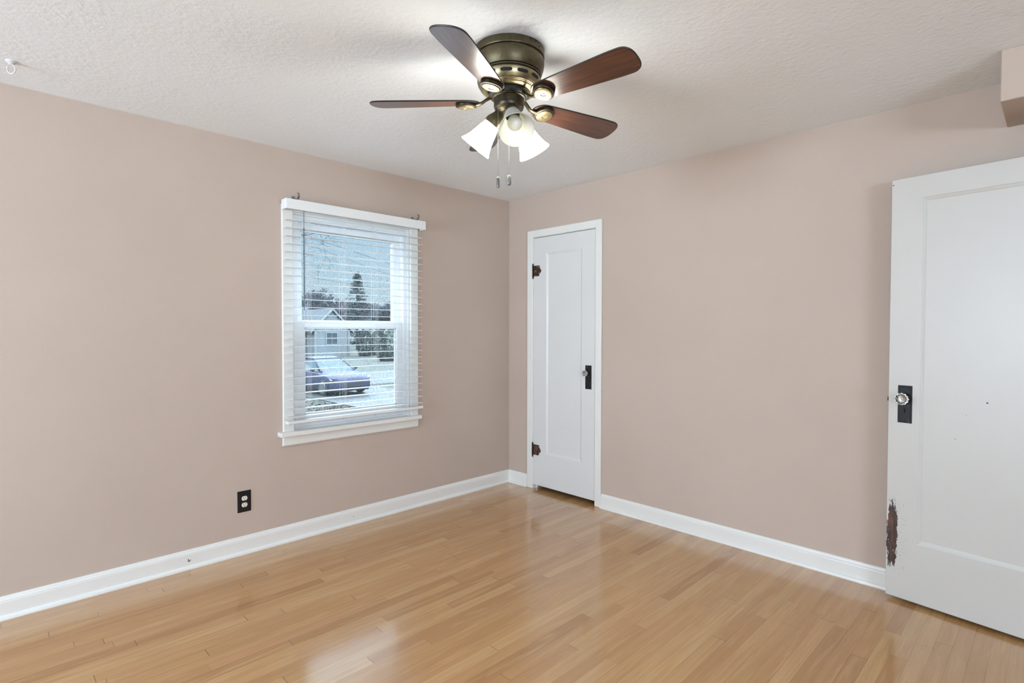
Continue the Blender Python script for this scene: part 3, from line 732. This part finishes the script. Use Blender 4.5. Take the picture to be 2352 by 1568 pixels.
MB().lathe([(0.0, -0.184), (0.0670, -0.184), (0.0695, -0.186), (0.0670, -0.189), (0.0610, -0.191), (0.0605, -0.220), (0.0580, -0.228), (0.0500, -0.238), (0.0360, -0.247), (0.0200, -0.252), (0.0, -0.253)], 48).build('switch_housing', M_BRASSD, fan, local=True, smooth=0.2, label='dark brass switch housing')

# blade prototype (pointing along local +x), pitched about its own axis
PH = 1.0548; PITCH = math.radians(-13.5); ZB = -0.2008
def half_w(u):
    R0_, R1_ = 0.120, 0.5575
    t_ = (u-R0_)/(R1_-R0_)
    wv = 0.040 + 0.0235*min(1, max(0, t_*1.25))**0.8
    root = math.sqrt(max(0.0, 1-max(0.0, 1-(u-R0_)/0.045)**2))
    d = (R1_-u); tip = 1.0
    if d < 0.050: tip = max(0.0, 1-(1-d/0.050)**2.6)**(1/2.6)
    return wv*root*tip
us = [0.1201, 0.1215, 0.124, 0.128, 0.134, 0.142, 0.152, 0.165] + [0.165+0.342*i/14 for i in range(1, 15)] + [0.515, 0.524, 0.533, 0.541, 0.547, 0.5515, 0.5545, 0.5565, 0.5574]
outl = [(u, half_w(u)) for u in us] + [(u, -half_w(u)) for u in reversed(us)]
pm = Matrix.Rotation(PITCH, 4, 'X')
bp = MB().prism([(u, w_, -0.003) for u, w_ in outl], (0, 0, 0.006)); bmesh.ops.transform(bp.bm, matrix=pm, verts=bp.bm.verts)
blade = bp.build('fan_blade', M_BLADE, fan, local=True)
# black blade edging as slim rim
rm_ = MB()
rim_pts = [pm @ Vector((u, w_*1.0, 0.0)) for u, w_ in outl]
rm_.tube([p for p in rim_pts] + [rim_pts[0]], 0.0031, 6, caps=False)
edge = rm_.build('blade_edge', M_BLACK, blade, local=True, label='black edge of the blade')
# blade bracket: curved arm and round medallion under the blade
ar = MB()
arm = [(0.058, 0, -0.176+0.2008), (0.075, 0.000, -0.182+0.2008), (0.092, 0.004, -0.193+0.2008), (0.106, 0.006, -0.2045+0.2008), (0.122, 0.004, -0.2105+0.2008), (0.140, 0, -0.2125+0.2008), (0.165, 0, -0.2125+0.2008)]
ar.tube(arm, [0.011, 0.0105, 0.0100, 0.0100, 0.0105, 0.012, 0.013], 10, 0.55)
ar.lathe([(0, -0.0035), (0.0400, -0.0035), (0.0425, -0.0055), (0.0430, -0.0140), (0.0415, -0.0165), (0.0370, -0.0175), (0.0355, -0.0165), (0, -0.0165)], 40, pm @ Matrix.Translation((0.172, 0, 0)))
brk = ar.build('blade_bracket', M_BRASSD, fan, local=True, smooth=0.5, label='curved dark brass arm and cup holding a blade')
md = MB().lathe([(0, -0.0160), (0.0345, -0.0160), (0.0350, -0.0185), (0.0335, -0.0205), (0.0280, -0.0218), (0.0115, -0.0218), (0.0105, -0.0195), (0.0060, -0.0195), (0.0050, -0.0212), (0, -0.0216)], 40, pm @ Matrix.Translation((0.172, 0, 0)))
med = md.build('medallion', M_BRASSL, brk, local=True, smooth=0.4, label='round light brass medallion under the blade')
for k in range(5):
    A0 = PH + k*2*PI/5
    if k == 0: b_, r_ = blade, brk
    else:
        b_ = copy_part(blade, fan); copy_part(edge, b_)
        r_ = copy_part(brk, fan); copy_part(med, r_)
    for q in (b_, r_):
        q.location = (0, 0, ZB); q.rotation_euler = (0, 0, A0)

# lamp holders, frosted shades and bulbs
TILT = math.radians(40)
for k, (deg, lit) in enumerate(((237.5, False), (357.5, True), (117.5, True))):
    A0 = math.radians(deg)
    # frame: local +z runs out of the lamp (down and outward)
    ax = Vector((math.sin(TILT)*math.cos(A0), math.sin(TILT)*math.sin(A0), -math.cos(TILT)))
    o_ = Vector((0.068*math.cos(A0), 0.068*math.sin(A0), -0.277))
    zx = ax; xx = Vector((-math.sin(A0), math.cos(A0), 0)); yx = zx.cross(xx)
    LM = Matrix.Identity(4)
    for i in range(3): LM[i][0], LM[i][1], LM[i][2], LM[i][3] = xx[i], yx[i], zx[i], o_[i]
    hd = MB().lathe([(0, -0.056), (0.016, -0.054), (0.020, -0.046), (0.023, -0.036), (0.0335, -0.014), (0.0352, -0.004), (0.0352, 0.007), (0.0335, 0.008), (0.0325, 0.0), (0.028, -0.010), (0, -0.012)], 36, LM)
    for q in range(3):
        aa = 2*PI*q/3+0.5
        hd.sphere(LM @ Vector((0.0365*math.cos(aa), 0.0365*math.sin(aa), 0.002)), 0.0032, 8)
    hd = hd.build('lamp_holder', M_BRASS, fan, local=True, smooth=0.5)
    outer = [(0.0318, 0.000), (0.0322, 0.010), (0.0345, 0.018), (0.0380, 0.030), (0.0415, 0.045), (0.0455, 0.062), (0.0505, 0.080), (0.0570, 0.097), (0.0635, 0.110), (0.0685, 0.119)]
    inner = [(r-0.003, z) for r, z in reversed(outer)]
    MB().lathe(outer + [(0.0675, 0.1205)] + inner, 56, LM).build('lamp_shade', M_SHADE_LIT if lit else M_SHADE, fan, local=True, smooth=0.6, label='glowing white glass shade' if lit else 'frosted glass shade facing the viewer')
    sk = MB().lathe([(0, -0.010), (0.0135, -0.010), (0.0135, 0.024), (0.0125, 0.026), (0, 0.026)], 24, LM).build('bulb_socket', M_NICKEL, hd, local=True, smooth=0.5)
    MB().lathe([(0, 0.024), (0.0125, 0.026), (0.0140, 0.034), (0.0200, 0.044), (0.0265, 0.056), (0.0290, 0.068), (0.0270, 0.080), (0.0200, 0.090), (0.0100, 0.0955), (0, 0.097)], 28, LM).build('light_bulb', M_BULB_LIT if lit else M_BULB, hd, local=True, smooth=True)

# pull chains (hang plumb, so placed in room coordinates)
M_CHAIN = simple('steel_bead_chain', (0.13, 0.125, 0.12), 0.4, 0.8)
M_FOB = simple('grey_metal_fob', (0.16, 0.155, 0.145), 0.38, 0.6, 0.25, 120)
def chain(x, y, z1, z0, zf, rf, lab):
    m = MB(); z = z1
    while z > z0:
        bmesh.ops.create_icosphere(m.bm, subdivisions=1, radius=0.0012, matrix=Matrix.Translation((x, y, z))); z -= 0.0046
    m.tube([(x, y, z1), (x, y, z0)], 0.0005, 5)
    c_ = m.build('pull_chain', M_CHAIN, fan, smooth=True)
    f = MB().lathe([(0, z0+0.002), (0.0020, z0+0.002), (rf*0.75, z0-0.001), (rf, z0-0.006), (rf, zf+0.006), (rf*0.8, zf+0.001), (0, zf)], 20, Matrix.Translation((x, y, 0)))
    f.build('chain_fob', M_FOB, c_, smooth=0.5, label=lab)
chain(-1.8290, -1.8080, 2.203, 1.931, 1.889, 0.0062, 'slim cylindrical grey fob')
chain(-1.7400, -1.7790, 2.195, 1.962, 1.922, 0.0092, 'rounded wider grey fob')
# ------------------------------------------------------------------ outside the window
GZ = -1.30
random.seed(11)
M_LAWN = simple('winter_lawn', (0.0116, 0.0143, 0.0063), 0.9, var=0.35, vscale_=1.2)
M_WETRD = simple('wet_asphalt', (0.0095, 0.0109, 0.0122), 0.55, var=0.2, vscale_=0.8, spec=0.3)
M_DRIVE = simple('wet_concrete', (0.0179, 0.0200, 0.0211), 0.55, var=0.2, vscale_=0.9, spec=0.3)
tag(MB().box((-60, 0.5, GZ-0.3), (120, 130, GZ)).build('ground', M_LAWN), 'winter lawn seen through the window', 'lawn', kind='structure')
tag(MB().box((-60, 19.5, GZ), (120, 26.7, GZ+0.02)).build('street', M_WETRD), 'wet street crossing behind the parked car', 'street', kind='structure')
tag(MB().box((5.7, 5.0, GZ), (9.6, 19.5, GZ+0.03)).build('driveway', M_DRIVE), 'wet pale driveway under the parked car', 'driveway', kind='structure')
# fallen leaves
lv = MB()
for _ in range(1500):
    x = random.uniform(2.2, 5.6); y = random.gauss(13.2, 1.4); a = random.uniform(0, PI); s_ = random.uniform(0.035, 0.075); z = GZ+0.01+random.uniform(0, 0.03)
    lv.quad((x-s_*math.cos(a), y-s_*math.sin(a), z), (x+0.5*s_*math.sin(a), y-0.5*s_*math.cos(a), z+0.02), (x+s_*math.cos(a), y+s_*math.sin(a), z), (x-0.5*s_*math.sin(a), y+0.5*s_*math.cos(a), z+0.03))
M_LEAF = simple('brown_leaves', (0.0295, 0.0116, 0.0063), 0.8, var=0.5, vscale_=6)
tag(lv.build('fallen_leaves', M_LEAF), 'reddish brown fallen leaves scattered on the lawn beside the driveway', 'leaves', kind='stuff')

# parked car, facing the house
M_CARP = simple('slate_blue_car_paint', (0.030, 0.030, 0.052), 0.45, 0.0, spec=0.12); M_CARG = simple('sky_tinted_car_glass', (0.035, 0.052, 0.058), 0.15, 0.0, spec=0.10)  # pale cyan in the glass colour stands in for reflected sky
M_TYRE = simple('black_rubber', (0.012, 0.012, 0.012), 0.8); M_LENS = simple('pale_headlight_lens', (0.16, 0.165, 0.16), 0.3)
M_ALLOY = simple('grey_alloy', (0.1750, 0.1750, 0.1800), 0.35, 0.8); M_BLKT = simple('black_car_trim', (0.012, 0.012, 0.014), 0.4)
M_WHT = simple('white_sticker', (0.7, 0.72, 0.72), 0.5)
CM = Matrix.Translation((7.27, 16.15, GZ+0.03)) @ Matrix.Rotation(math.radians(-90+5), 4, 'Z')   # local +x = forward (towards the house)
car = empty('parked_car', mtx=CM); tag(car, 'slate blue sedan parked on the driveway, wet windshield towards the window', 'car')
L_ = 4.4
def loft(secs, cap=True):
    m = MB(); bm = m.bm; rings = [[bm.verts.new(p) for p in s_] for s_ in secs]
    n = len(rings[0])
    for A, B in zip(rings[:-1], rings[1:]):
        for i in range(n):
            j = (i+1) % n; bm.faces.new((A[i], A[j], B[j], B[i]))
    if cap: bm.faces.new(list(reversed(rings[0]))); bm.faces.new(rings[-1])
    return m
def body_sec(x, w_, zb, zs, zt):
    h_ = w_/2
    return [(x, -h_*0.90, zb), (x, -h_, zb+0.12), (x, -h_, zs-0.10), (x, -h_*0.97, zs), (x, -h_*0.80, zt-0.015), (x, -h_*0.40, zt), (x, h_*0.40, zt), (x, h_*0.80, zt-0.015), (x, h_*0.97, zs), (x, h_, zs-0.10), (x, h_, zb+0.12), (x, h_*0.90, zb)]
bd = loft([body_sec(0.0, 1.30, 0.24, 0.50, 0.56), body_sec(-0.06, 1.52, 0.18, 0.58, 0.66), body_sec(-0.22, 1.70, 0.17, 0.66, 0.74), body_sec(-0.7, 1.79, 0.17, 0.75, 0.84), body_sec(-1.25, 1.82, 0.17, 0.83, 0.93),
           body_sec(-2.2, 1.82, 0.17, 0.88, 0.95), body_sec(-3.3, 1.81, 0.17, 0.90, 0.98), body_sec(-3.9, 1.76, 0.18, 0.88, 0.98), body_sec(-4.3, 1.62, 0.22, 0.78, 0.92), body_sec(-4.4, 1.40, 0.30, 0.66, 0.80)])
bd = bd.build('car_body', M_CARP, car, local=True, smooth=0.7)
def cab(x, w0, z0, w1, z1): return [(x[0], -w0/2, z0), (x[1], -w1/2, z1), (x[1], w1/2, z1), (x[0], w0/2, z0)]
roof = loft([[(-1.95, -0.58, 1.36), (-1.95, 0.58, 1.36), (-1.95, 0.55, 1.40), (-1.95, -0.55, 1.40)], [(-2.5, -0.61, 1.40), (-2.5, 0.61, 1.40), (-2.5, 0.57, 1.455), (-2.5, -0.57, 1.455)],
             [(-3.1, -0.60, 1.37), (-3.1, 0.60, 1.37), (-3.1, 0.56, 1.43), (-3.1, -0.56, 1.43)], [(-3.4, -0.57, 1.31), (-3.4, 0.57, 1.31), (-3.4, 0.54, 1.36), (-3.4, -0.54, 1.36)]]).build('car_roof', M_CARP, car, local=True, smooth=0.8)
MB().quad((-1.16, -0.74, 0.91), (-1.16, 0.74, 0.91), (-1.97, 0.575, 1.385), (-1.97, -0.575, 1.385)).build('windshield', M_CARG, car, local=True)
MB().quad((-3.38, -0.57, 1.33), (-3.38, 0.57, 1.33), (-4.0, 0.68, 0.96), (-4.0, -0.68, 0.96)).build('rear_window', M_CARG, car, local=True)
for s_ in (1, -1):
    MB().quad((-1.25, s_*0.80, 0.90), (-3.85, s_*0.79, 0.94), (-3.35, s_*0.575, 1.33), (-2.0, s_*0.585, 1.38)).build('side_window', M_CARG, car, local=True)
    MB().tube([(-1.14, s_*0.76, 0.90), (-1.97, s_*0.585, 1.385), (-2.5, s_*0.615, 1.41), (-3.1, s_*0.605, 1.38), (-3.4, s_*0.575, 1.32), (-3.98, s_*0.70, 0.95)], 0.035, 6).build('window_pillar', M_CARP, car, local=True)
    MB().sphere((0, 0, 0), 1.0, 12, (0.075, 0.11, 0.07)).build('side_mirror', M_CARP, car, local=True, smooth=True).location = (-1.45, s_*0.98, 0.98)
    hl = MB(); hl.prism([(-0.045, s_*0.44, 0.53), (-0.03, s_*0.44, 0.585), (-0.18, s_*0.80, 0.665), (-0.40, s_*0.895, 0.70), (-0.30, s_*0.885, 0.60)], (0.03, s_*0.02, 0.012))
    hl.build('headlight', M_LENS, car, local=True)
    for xw in (-0.85, -3.55):
        wm = Matrix.Translation((xw, s_*0.80, 0.315)) @ Matrix.Rotation(-s_*PI/2, 4, 'X')
        wh = MB().lathe([(0, -0.10), (0.26, -0.10), (0.315, -0.07), (0.32, 0.0), (0.315, 0.09), (0.26, 0.115), (0.22, 0.105), (0, 0.10)], 28, wm).build('wheel', M_TYRE, car, local=True, smooth=0.6)
        MB().lathe([(0, 0.10), (0.06, 0.115), (0.10, 0.108), (0.20, 0.118), (0.215, 0.108), (0.0, 0.09)], 20, wm).build('hub_cap', M_ALLOY, wh, local=True, smooth=0.6)
MB().prism([(0.0, -0.42, 0.34), (0.0, 0.42, 0.34), (-0.015, 0.40, 0.50), (-0.015, -0.40, 0.50)], (0.02, 0, 0)).build('front_grille', M_BLKT, car, local=True)
MB().box((0.0, -0.62, 0.22), (0.022, 0.62, 0.275), 0.01).build('bumper_vent', M_BLKT, car, local=True)

# white house across the street
M_SIDE, t_, n_, l_, b_ = nmat('white_lap_siding')
b_.inputs['Base Color'].default_value = (0.125, 0.135, 0.142, 1); b_.inputs['Roughness'].default_value = 0.6
s__ = node(t_, 'ShaderNodeSeparateXYZ'); l_.new(objco(t_), s__.inputs[0])
bump(t_, b_, math_(t_, 'FRACT', math_(t_, 'MULTIPLY', s__.outputs['Z'], 6.5)), 0.5, 0.02)
M_ROOF = simple('grey_shingles', (0.0147, 0.0169, 0.0190), 0.8, var=0.15, vscale_=2); M_TRIMW = simple('white_house_trim', (0.1433, 0.1497, 0.1539), 0.5)
M_HWIN = simple('dark_house_window', (0.0310, 0.0403, 0.0496), 0.08, spec=0.8)
def house_window(parent, x, y, z0, z1, w_, normal='-y'):
    f = MB(); k = 0.11
    f.box((x-w_/2-k, y-0.06, z0-k), (x-w_/2, y, z1+k)).box((x+w_/2, y-0.06, z0-k), (x+w_/2+k, y, z1+k)).box((x-w_/2, y-0.06, z1), (x+w_/2, y, z1+k)).box((x-w_/2, y-0.06, z0-k), (x+w_/2, y, z0))
    f.box((x-w_/2, y-0.05, (z0+z1)/2-0.03), (x+w_/2, y-0.01, (z0+z1)/2+0.03)).box((x-0.02, y-0.045, z0), (x+0.02, y-0.01, z1))
    f = f.build('house_window', M_TRIMW, parent)
    MB().quad((x-w_/2, y-0.012, z0), (x+w_/2, y-0.012, z0), (x+w_/2, y-0.012, z1), (x-w_/2, y-0.012, z1)).build('pane', M_HWIN, f)
hs = empty('white_house', (21.1, 46, GZ)); tag(hs, 'white sided house with a small front gable across the street', 'house')
MB().prism([(19.35, 46, GZ), (22.85, 46, GZ), (22.85, 46, 1.25), (21.1, 46, 3.00), (19.35, 46, 1.25)], (0, 7, 0)).build('house_gable', M_SIDE, hs)
MB().prism([(13.0, 48, GZ), (19.35, 48, GZ), (19.35, 48, 1.35), (13.0, 48, 1.35)], (0, 7, 0)).build('house_wall', M_SIDE, hs)
rf = MB()
rf.prism([(18.95, 45.88, 0.98), (21.1, 45.88, 3.13), (21.1, 45.88, 3.33), (18.90, 45.88, 1.12)], (0, 7.5, 0)).prism([(23.25, 45.88, 0.98), (21.1, 45.88, 3.13), (21.1, 45.88, 3.33), (23.30, 45.88, 1.12)], (0, 7.5, 0))
rf.prism([(12.6, 47.5, 1.30), (12.6, 51.5, 3.55), (12.6, 55.5, 1.30), (12.6, 55.5, 1.15), (12.6, 51.5, 3.35), (12.6, 47.5, 1.15)], (8.4, 0, 0))
rf.build('house_roof', M_ROOF, hs)
fz = MB()
fz.prism([(18.90, 45.86, 0.93), (21.1, 45.86, 3.12), (21.1, 45.86, 3.36), (18.88, 45.86, 1.15)], (0, -0.06, 0)).prism([(23.30, 45.86, 0.93), (21.1, 45.86, 3.12), (21.1, 45.86, 3.36), (23.32, 45.86, 1.15)], (0, -0.06, 0))
fz.box((19.30, 45.93, GZ), (19.50, 46.0, 1.2)).box((22.70, 45.93, GZ), (22.90, 46.0, 1.2))
fz.build('gable_trim', M_TRIMW, hs)
house_window(hs, 21.05, 46, -0.10, 0.95, 1.05); house_window(hs, 17.9, 48, -0.25, 0.95, 0.95); house_window(hs, 15.6, 48, -0.25, 0.95, 0.95)

# trees
def bark(name, c): return simple(name, c, 0.9)
M_TWIG = bark('wet_grey_bark', (0.050, 0.050, 0.055)); M_TWIGR = bark('reddish_grey_twigs', (0.075, 0.060, 0.062))
def grow(m, p, d, length, rad, depth, rnd, spread=0.55, droop=0.0, minr=0.006, kids=(2, 4)):
    n = 3 if depth > 1 else 2; pts = [p.copy()]; q = p.copy(); dd = d.copy()
    for i in range(n):
        dd = (dd + Vector((rnd.uniform(-1, 1), rnd.uniform(-1, 1), rnd.uniform(-0.6, 1)))*0.16 + Vector((0, 0, -droop))).normalized()
        q = q + dd*(length/n); pts.append(q.copy())
    rads = [max(minr, rad*(1-0.45*i/n)) for i in range(n+1)]
    m.tube(pts, rads, 6 if depth > 2 else 3, caps=False)
    if depth <= 0: return
    for _ in range(rnd.randint(*kids)):
        t_ = rnd.uniform(0.35, 1.0); i = min(n-1, int(t_*n)); b0 = pts[i].lerp(pts[i+1], t_*n-i)
        ax = Vector((rnd.uniform(-1, 1), rnd.uniform(-1, 1), rnd.uniform(-0.4, 0.9))).normalized()
        nd = (dd*(1-spread) + ax*spread).normalized()
        grow(m, b0, nd, length*rnd.uniform(0.55, 0.8), rads[i]*0.62, depth-1, rnd, spread, droop, minr, kids)
def bare_tree(x, y, h_, lab, seed, mat, depth=5, minr=0.012, kids=(3, 4), group=None):
    rnd = random.Random(seed); r = empty('bare_tree', (x, y, GZ)); tag(r, lab, 'tree', group)
    t0 = MB().tube([(x, y, GZ), (x+0.05*h_*rnd.uniform(-1, 1), y, GZ+0.25*h_), (x+0.06*h_*rnd.uniform(-1, 1), y, GZ+0.42*h_)], [0.035*h_, 0.028*h_, 0.022*h_], 10)
    tp = Vector((x, y, GZ+0.40*h_)); t0.build('trunk', mat, r)
    m = MB()
    for k in range(5):
        a = 2*PI*k/5+rnd.uniform(-0.4, 0.4)
        grow(m, Vector((x, y, GZ+h_*rnd.uniform(0.20, 0.42))), Vector((math.cos(a)*0.75, math.sin(a)*0.75, 0.75)).normalized(), h_*0.30, 0.014*h_, depth, rnd, 0.55, 0.0, minr, kids)
    m.build('bare_crown', mat, r)
    return r
bare_tree(29.7, 69, 9.0, 'tall bare tree behind the house, at the wand side of the window view', 5, M_TWIG, 5, 0.03, (3, 4))
bare_tree(37.0, 79, 7.6, 'bare reddish tree rising just above the gable peak of the house', 3, M_TWIGR, 5, 0.03, (3, 5))
bare_tree(44.6, 89, 8.3, 'bare tree filling the gap between gable peak and conifer', 12, M_TWIG, 5, 0.03, (3, 5))
bare_tree(54.2, 99, 8.4, 'low bare tree standing right behind the conifer', 9, M_TWIGR, 5, 0.035, (3, 5))
bare_tree(44.2, 75, 7.2, 'bare grey tree next to the conifer on the side away from the house', 8, M_TWIG, 5, 0.03, (3, 5))
bare_tree(54.9, 88, 7.8, 'bare tree above the green hedge, farthest from the gable', 15, M_TWIGR, 5, 0.03, (3, 5))
# near street tree: its trunk is hidden by the wall, its branches reach over the view
rnd = random.Random(21); nr = empty('street_tree', (-0.6, 8.2, GZ)); tag(nr, 'bare branches of a near tree reaching across the top of the window view', 'tree')
MB().tube([(-0.6, 8.2, GZ), (-0.5, 8.2, 1.2), (-0.35, 8.1, 3.0), (-0.3, 8.0, 5.0)], [0.17, 0.15, 0.12, 0.08], 12).build('trunk', M_TWIG, nr)
m = MB()
for (pz, dx, dy, dz, ln) in ((2.2, 0.95, 0.05, 0.28, 1.5), (2.9, 0.96, 0.15, 0.10, 1.7), (3.4, 0.9, -0.2, 0.02, 1.6), (3.0, 0.85, 0.5, 0.12, 1.8), (4.0, 0.9, 0.1, -0.10, 1.9), (4.3, 0.7, 0.6, -0.05, 1.9), (3.7, -0.8, 0.2, 0.4, 1.5)):
    grow(m, Vector((-0.35, 8.1, pz)), Vector((dx, dy, dz)).normalized(), ln, 0.030, 4, rnd, 0.5, 0.01, 0.0035, (2, 4))
m.build('bare_crown', M_TWIG, nr)

# conifer
M_NEED = simple('blue_green_needles', (0.0177, 0.0272, 0.0272), 0.85, var=0.45, vscale_=0.9)
cx, cy, chh = 31.4, 60, 10.1
cf = empty('conifer_tree', (cx, cy, GZ)); tag(cf, 'tall dark pointed conifer behind the house', 'tree')
MB().tube([(cx, cy, GZ), (cx, cy, GZ+chh-0.3)], [0.20, 0.03], 8).build('trunk', M_TWIG, cf)
m = MB(); rnd = random.Random(4)
for k in range(190):
    u = rnd.random()**0.75; z = GZ+0.9+u*(chh-1.1); R_ = (2.75*(1-u)**0.8+0.16)*rnd.uniform(0.62, 1.15); a = rnd.uniform(0, 2*PI)
    dr = Vector((math.cos(a), math.sin(a), 0)); sd = Vector((-math.sin(a), math.cos(a), 0)); p0 = Vector((cx, cy, z))
    nseg = max(3, int(R_*5))
    for i in range(nseg):
        f0 = (i+0.3)/nseg; c0 = p0+dr*R_*f0+Vector((0, 0, -0.20*R_*f0+0.12*R_*f0*f0))
        for q in range(5):
            s_ = rnd.uniform(0.18, 0.36); v1 = (dr*rnd.uniform(0.2, 1)+sd*rnd.uniform(-1, 1)+Vector((0, 0, rnd.uniform(-0.8, 0.35)))).normalized(); v2 = v1.cross(Vector((rnd.uniform(-1, 1), rnd.uniform(-1, 1), rnd.uniform(-1, 1)))).normalized()
            m.quad(c0, c0+v1*s_*0.5+v2*0.05, c0+v1*s_, c0+v1*s_*0.5-v2*0.05)
m.build('needle_foliage', M_NEED, cf)
# shrubs beside the house
def shrub(x, y, rx, ry, h_, mat, lab, seed, leaf=0.10, n_=2200):
    rnd = random.Random(seed); r = empty('shrub', (x, y, GZ)); tag(r, lab, 'shrub')
    m = MB()
    for _ in range(n_):
        a = rnd.uniform(0, 2*PI); zz = rnd.random(); k = math.sqrt(max(0.05, 1-(2*zz-0.9)**2*0.8))*rnd.uniform(0.75, 1.05)
        c0 = Vector((x+rx*k*math.cos(a), y+ry*k*math.sin(a), GZ+h_*zz))
        v1 = Vector((rnd.uniform(-1, 1), rnd.uniform(-1, 1), rnd.uniform(-1, 1))).normalized(); v2 = v1.cross(Vector((rnd.uniform(-1, 1), rnd.uniform(-1, 1), 1))).normalized()
        m.quad(c0, c0+v1*leaf*0.5+v2*leaf*0.3, c0+v1*leaf, c0+v1*leaf*0.5-v2*leaf*0.3)
    m.build('leaf_mass', mat, r)
    st_ = MB()
    for _ in range(5): st_.tube([(x, y, GZ), (x+rx*0.5*rnd.uniform(-1, 1), y+ry*0.5*rnd.uniform(-1, 1), GZ+h_*0.7)], [0.05, 0.02], 5)
    st_.build('stem', M_TWIG, r)
M_HEDG = simple('dark_evergreen_leaves', (0.0163, 0.0245, 0.0190), 0.8, var=0.5, vscale_=1.5); M_HEDG2 = simple('green_hedge_leaves', (0.0218, 0.0435, 0.0272), 0.8, var=0.4, vscale_=1.5)
shrub(23.8, 44.6, 0.75, 0.9, 2.5, M_HEDG, 'dark shrub against the near corner of the white house', 1, 0.16)
shrub(25.8, 45.5, 0.80, 1.0, 2.5, M_HEDG, 'dark shrub between the house corner shrub and the green hedge', 2, 0.16)
shrub(28.2, 46.5, 1.20, 1.2, 2.7, M_HEDG2, 'brighter green hedge bush furthest from the white house', 3, 0.16)
shrub(21.3, 36.0, 1.2, 0.8, 1.0, M_HEDG, 'low dark shrub on the lawn in front of the hedge', 4, 0.14)
M_POST = simple('white_post', (0.1433, 0.1497, 0.1497), 0.5); px_, py_ = 24.4, 40.5
po = empty('mailbox', (px_, py_, GZ)); tag(po, 'white mailbox on a post beside the street', 'mailbox')
MB().box((px_-0.05, py_-0.05, GZ), (px_+0.05, py_+0.05, GZ+1.05)).build('post', M_POST, po)
MB().prism([(px_-0.10+0.10*(1-math.cos(PI*i/8)), py_-0.25, GZ+1.17+0.10*math.sin(PI*i/8)) for i in range(9)] + [(px_+0.10, py_-0.25, GZ+1.05), (px_-0.10, py_-0.25, GZ+1.05)], (0, 0.5, 0)).build('letter_box', M_POST, po)
# overhead wires strung between two poles that stand outside the view
M_WIRE = simple('dark_wire', (0.02, 0.02, 0.022), 0.6)
ul = empty('utility_line', (-6.0, 28, GZ)); tag(ul, 'thin overhead utility wires sloping across the sky in the window view', 'utility wires')
for xp, hp in ((-6.0, 12.5), (44.0, 7.0)):
    MB().tube([(xp, 28, GZ), (xp, 28, GZ+hp)], [0.16, 0.11], 10).build('utility_pole', M_TWIG, ul)
def wire(p0, p1, sag, r_):
    p0, p1 = Vector(p0), Vector(p1)
    pts = [p0.lerp(p1, i/32) + Vector((0, 0, -sag*4*(i/32)*(1-i/32))) for i in range(33)]
    MB().tube(pts, r_, 5).build('overhead_wire', M_WIRE, ul)
wire((-6.0, 28, 10.6), (44.0, 28, 0.9), 0.6, 0.016)
wire((-6.0, 28, 11.0), (44.0, 28, -0.6), 0.9, 0.010)
wire((-6.0, 28, 6.2), (44.0, 28, 2.2), 0.5, 0.011)
